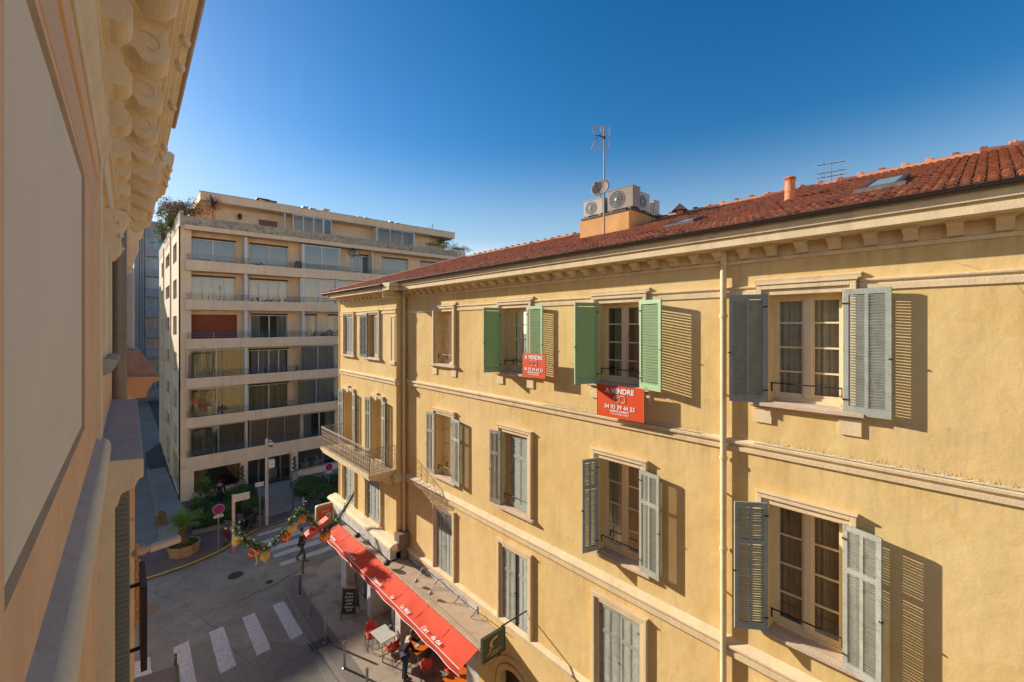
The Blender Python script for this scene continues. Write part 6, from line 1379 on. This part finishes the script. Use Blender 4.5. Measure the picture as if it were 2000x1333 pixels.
# ================================================================ PEOPLE
SKIN = M('skin', (.45,.27,.19), .6, .06, 6)
def skinned(name, mat, parent, V, E_, rad, lvl=2, root=0):
    me = bpy.data.meshes.new(name); me.from_pydata([tuple(v) for v in V], E_, []); o = bpy.data.objects.new(name, me); COL.objects.link(o)
    md = o.modifiers.new('skin', 'SKIN'); md.branch_smoothing = .5
    if not me.skin_vertices: me.skin_vertices.new() if hasattr(me.skin_vertices, 'new') else None
    sv = me.skin_vertices[0].data
    for i, r in enumerate(rad): sv[i].radius = r if isinstance(r, tuple) else (r, r)
    for i in range(len(V)): sv[i].use_root = (i == root)
    s = o.modifiers.new('sub', 'SUBSURF'); s.levels = lvl; s.render_levels = lvl
    me.materials.append(mat); o.parent = parent; o['_o'] = [0, 0, 0]; md.use_smooth_shade = True
    return o
def person(label, loc, rz, J, top, trou, hair, shoe=None, H=1.74):
    """J: joint dict in metres, facing -Y, standing on z=0"""
    t = lthing('person', label, 'person')
    names = ['pel', 'wai', 'che', 'nec', 'hb', 'hd', 'shL', 'elL', 'wrL', 'haL', 'shR', 'elR', 'wrR', 'haR', 'hiL', 'knL', 'anL', 'toL', 'hiR', 'knR', 'anR', 'toR']
    rad = dict(pel=(.13,.10), wai=(.12,.09), che=(.15,.10), nec=.052, hb=.075, hd=.085, shL=.062, elL=.042, wrL=.028, haL=.032, shR=.062, elR=.042, wrR=.028, haR=.032, hiL=.085, knL=.055, anL=.038, toL=.035, hiR=.085, knR=.055, anR=.038, toR=.035)
    ed = [('pel','wai'),('wai','che'),('che','nec'),('nec','hb'),('hb','hd'),('che','shL'),('shL','elL'),('elL','wrL'),('wrL','haL'),('che','shR'),('shR','elR'),('elR','wrR'),('wrR','haR'),('pel','hiL'),('hiL','knL'),('knL','anL'),('anL','toL'),('pel','hiR'),('hiR','knR'),('knR','anR'),('anR','toR')]
    V = [Vector(J[n_]) for n_ in names]; ix = {n_: i for i, n_ in enumerate(names)}; RR = [rad[n_] for n_ in names]; EE = [(ix[a], ix[b_]) for a, b_ in ed]
    for s_ in 'LR':                      # fingers and thumb
        h = Vector(J['ha'+s_]); w_ = Vector(J['wr'+s_]); d = (h-w_).normalized(); sd = d.cross(Vector((0, 1, 0))); sd = sd.normalized() if sd.length > .1 else Vector((1, 0, 0))
        for k in range(4):
            b0 = len(V); V.append(h+d*.035+sd*(k-1.5)*.02); RR.append(.011); V.append(h+d*(.07+.012*(1 if k in (1, 2) else 0))+sd*(k-1.5)*.022-Vector((0, 0, .008))); RR.append(.008); EE += [(ix['ha'+s_], b0), (b0, b0+1)]
        b0 = len(V); V.append(h+d*.01+sd*.05); RR.append(.012); EE.append((ix['ha'+s_], b0))
    body = skinned('body', SKIN, t, V, EE, RR, 1)
    sub = lambda ns, es, k, nm, mt, dr=0: skinned(nm, mt, t, [V[ix[n_]] for n_ in ns], [(ns.index(a), ns.index(b_)) for a, b_ in es], [tuple((x*k+dr) for x in (rad[n_] if isinstance(rad[n_], tuple) else (rad[n_],)*2)) for n_ in ns], 2)
    sub(['pel', 'wai', 'che', 'shL', 'elL', 'wrL', 'shR', 'elR', 'wrR'], [('pel','wai'),('wai','che'),('che','shL'),('shL','elL'),('elL','wrL'),('che','shR'),('shR','elR'),('elR','wrR')], 1.12, 'sweater', top, .012)
    sub(['pel', 'hiL', 'knL', 'anL', 'hiR', 'knR', 'anR'], [('pel','hiL'),('hiL','knL'),('knL','anL'),('pel','hiR'),('hiR','knR'),('knR','anR')], 1.08, 'trousers', trou, .012)
    hd = (Vector(J['hb'])+Vector(J['hd']))/2; up = (Vector(J['hd'])-Vector(J['hb'])).normalized(); f = Vector(J.get('face', (0, -1, 0)))
    m = MB(); c = hd+up*.03-f*.018; m.ball(c, (.098, .103, .112), 14, 9); m.build('hair', hair, t, smooth=True, local=True)
    m = MB(); c = hd+f*.085; sd = f.cross(up).normalized(); m.ball(c+f*.022-up*.01, (.014, .016, .02), 6, 4); m.ball(c-f*.01, (.07, .04, .085), 12, 8)
    m.build('face', SKIN, t, smooth=True, local=True)
    m = MB(); [m.ball(c+f*.026+sd*s_*.03+up*.02, .009, 6, 4) for s_ in (-1, 1)]; m.obox(c+f*.022-sd*.022-up*.05, sd*.044, f*.012, up*.008); m.build('eyes_and_mouth', DGREY, t, local=True)
    m = MB(); [m.ball(hd+sd*s_*.09, (.016, .02, .03), 6, 4) for s_ in (-1, 1)]; m.build('ear', SKIN, t, smooth=True, local=True)
    for s_ in 'LR': a = Vector(J['an'+s_]); b0 = Vector(J['to'+s_]); m = MB(); m.tube([a-(b0-a)*.25-Vector((0, 0, .03)), a.lerp(b0, .5)-Vector((0, 0, .02)), b0-Vector((0, 0, .0))], [.045, .05, .035], 8); m.build('shoe', shoe or DGREY, t, smooth=True, local=True)
    t.location = loc; t.rotation_euler = (0, 0, rz); t.scale = (H/1.74,)*3; return t
base = dict(pel=(0,0,.95), wai=(0,0,1.1), che=(0,0,1.33), nec=(0,-.01,1.5), hb=(0,-.02,1.58), hd=(0,-.03,1.66), shL=(-.2,0,1.41), elL=(-.27,.03,1.13), wrL=(-.27,-.06,.88), haL=(-.27,-.08,.82), shR=(.2,0,1.41), elR=(.27,.03,1.13), wrR=(.27,-.06,.88), haR=(.27,-.08,.82), hiL=(-.1,0,.9), knL=(-.11,-.02,.5), anL=(-.11,.02,.08), toL=(-.12,-.15,.04), hiR=(.1,0,.9), knR=(.11,-.02,.5), anR=(.11,.02,.08), toR=(.12,-.15,.04))
lean = dict(base); lean.update(wai=(0,-.05,1.1), che=(0,-.14,1.31), nec=(0,-.22,1.46), hb=(0,-.27,1.53), hd=(0,-.31,1.6), shL=(-.2,-.14,1.38), elL=(-.3,-.25,1.15), wrL=(-.22,-.45,1.0), haL=(-.2,-.51,.97), shR=(.2,-.16,1.38), elR=(.28,-.32,1.18), wrR=(.2,-.56,1.02), haR=(.18,-.62,.98))
walk = dict(base); walk.update(knL=(-.1,-.14,.5), anL=(-.1,-.2,.09), toL=(-.1,-.37,.07), knR=(.1,.0,.5), anR=(.1,.27,.12), toR=(.1,.14,.04), wrL=(-.27,.12,.92), haL=(-.27,.13,.86), elR=(.26,-.06,1.13), wrR=(.26,-.22,.95), haR=(.26,-.26,.9))
BLK = M('black_knit', (.018,.018,.022), .9, .2, 20, .3, 60); JEAN = M('dark_denim', (.03,.045,.075), .85, .3, 8, .3, 90); HAIRD = M('dark_hair', (.03,.022,.018), .6, .2, 20)
p = onZ(790, 1330, ZP); person('man in a dark sweater and blue jeans leaning over the orange cafe table', p, R(75), lean, BLK, JEAN, M('greying_hair', (.10,.085,.07), .7, .3, 20), H=1.72)
p = onZ(589, 1096, GZ); person('pedestrian in a dark coat walking over the far zebra crossing', p, R(60), walk, M('charcoal_coat', (.035,.033,.037), .9, .2, 10), M('grey_trousers', (.07,.07,.075), .9), HAIRD, H=1.72)
p = onZ(429, 988, GZ+.2); person('person in dark clothes standing in front of the curtained shop window', (p[0], p[1], p[2]), R(170), base, BLK, M('navy_trousers', (.02,.022,.03), .9), HAIRD, H=1.75)
# ================================================================ SCOOTERS
def scooter(px, py, rz, body, label):
    t = lthing('scooter', label, 'scooter', 'scooters parked on the reddish pavement'); 
    for y in (-.6, .6):
        m = MB(); m.tube([(0, y+.2*math.cos(k*.449), .24+.2*math.sin(k*.449)) for k in range(14)], .05, 7, closed=True); w_ = m.build('wheel', DGREY, t, local=True, smooth=True)
        m = MB(); m.lathe([(.02, -.03), (.13, -.02), (.13, .02), (.02, .03)], (0,0,0), 14, fn=lambda q: (q[2], y+q[0], .24+q[1])); m.build('rim', METG, w_, local=True)
    m = MB(); m.prism([(.75,.38),(.8,.62),(.45,.74),(.1,.72),(.0,.42),(-.3,.32),(-.3,.26),(.2,.24),(.55,.3)], lambda q, x: (x, q[0], q[1]), -.15, .15); m.build('body', body, t, local=True, bevel=.04)
    m = MB(); m.prism([(-.36,.3),(-.42,.6),(-.5,.95),(-.56,.95),(-.56,.6),(-.5,.3)], lambda q, x: (x, q[0], q[1]), -.19, .19); m.prism([(-.4,.42),(-.62,.5),(-.82,.42),(-.78,.38),(-.6,.45),(-.42,.36)], lambda q, x: (x, q[0], q[1]), -.07, .07); m.build('front_shield', body, t, local=True, bevel=.03)
    m = MB(); m.prism([(.0,.74),(.7,.78),(.72,.84),(.3,.86),(.0,.82)], lambda q, x: (x, q[0], q[1]), -.13, .13); m.build('seat', DGREY, t, local=True, bevel=.03)
    m = MB(); m.tube([(-.33,-.42,1.05),(-.1,-.5,1.02),(.1,-.5,1.02),(.33,-.42,1.05)], .018, 6); m.tube([(0,-.6,.24),(0,-.5,1.02)], .03, 6); m.build('handlebar', IRON, t, local=True)
    m = MB(); m.box(-.13, .72, .82, .2, 1.0, 1.1); m.build('top_case', DGREY, t, local=True, bevel=.04)
    m = MB(); m.prism([(-.55,.98),(-.5,1.3),(-.48,1.3),(-.52,.98)], lambda q, x: (x, q[0], q[1]), -.17, .17); m.build('windscreen', GLASS, t, local=True)
    m = MB(); m.ball((0, -.6, .9), (.08, .05, .07), 8, 5); m.build('headlight', METW, t, local=True, smooth=True)
    p = onZ(px, py, GZ+.08); t.location = p; t.rotation_euler = (0, 0, R(rz))
scooter(452, 1054, -35, M('wine_scooter_paint', (.14,.02,.04), .3, .1, 2, coat=.5), 'dark wine-red scooter parked behind the thick white post')
scooter(481, 1041, -45, M('black_scooter_paint', (.02,.022,.025), .3, .1, 2, coat=.5), 'black scooter parked just right of the thick white post')
scooter(607, 1006, -60, M('blue_scooter_paint', (.03,.05,.08), .3, .1, 2, coat=.5), 'dark blue scooter near the red lightbox sign at the shop corner')
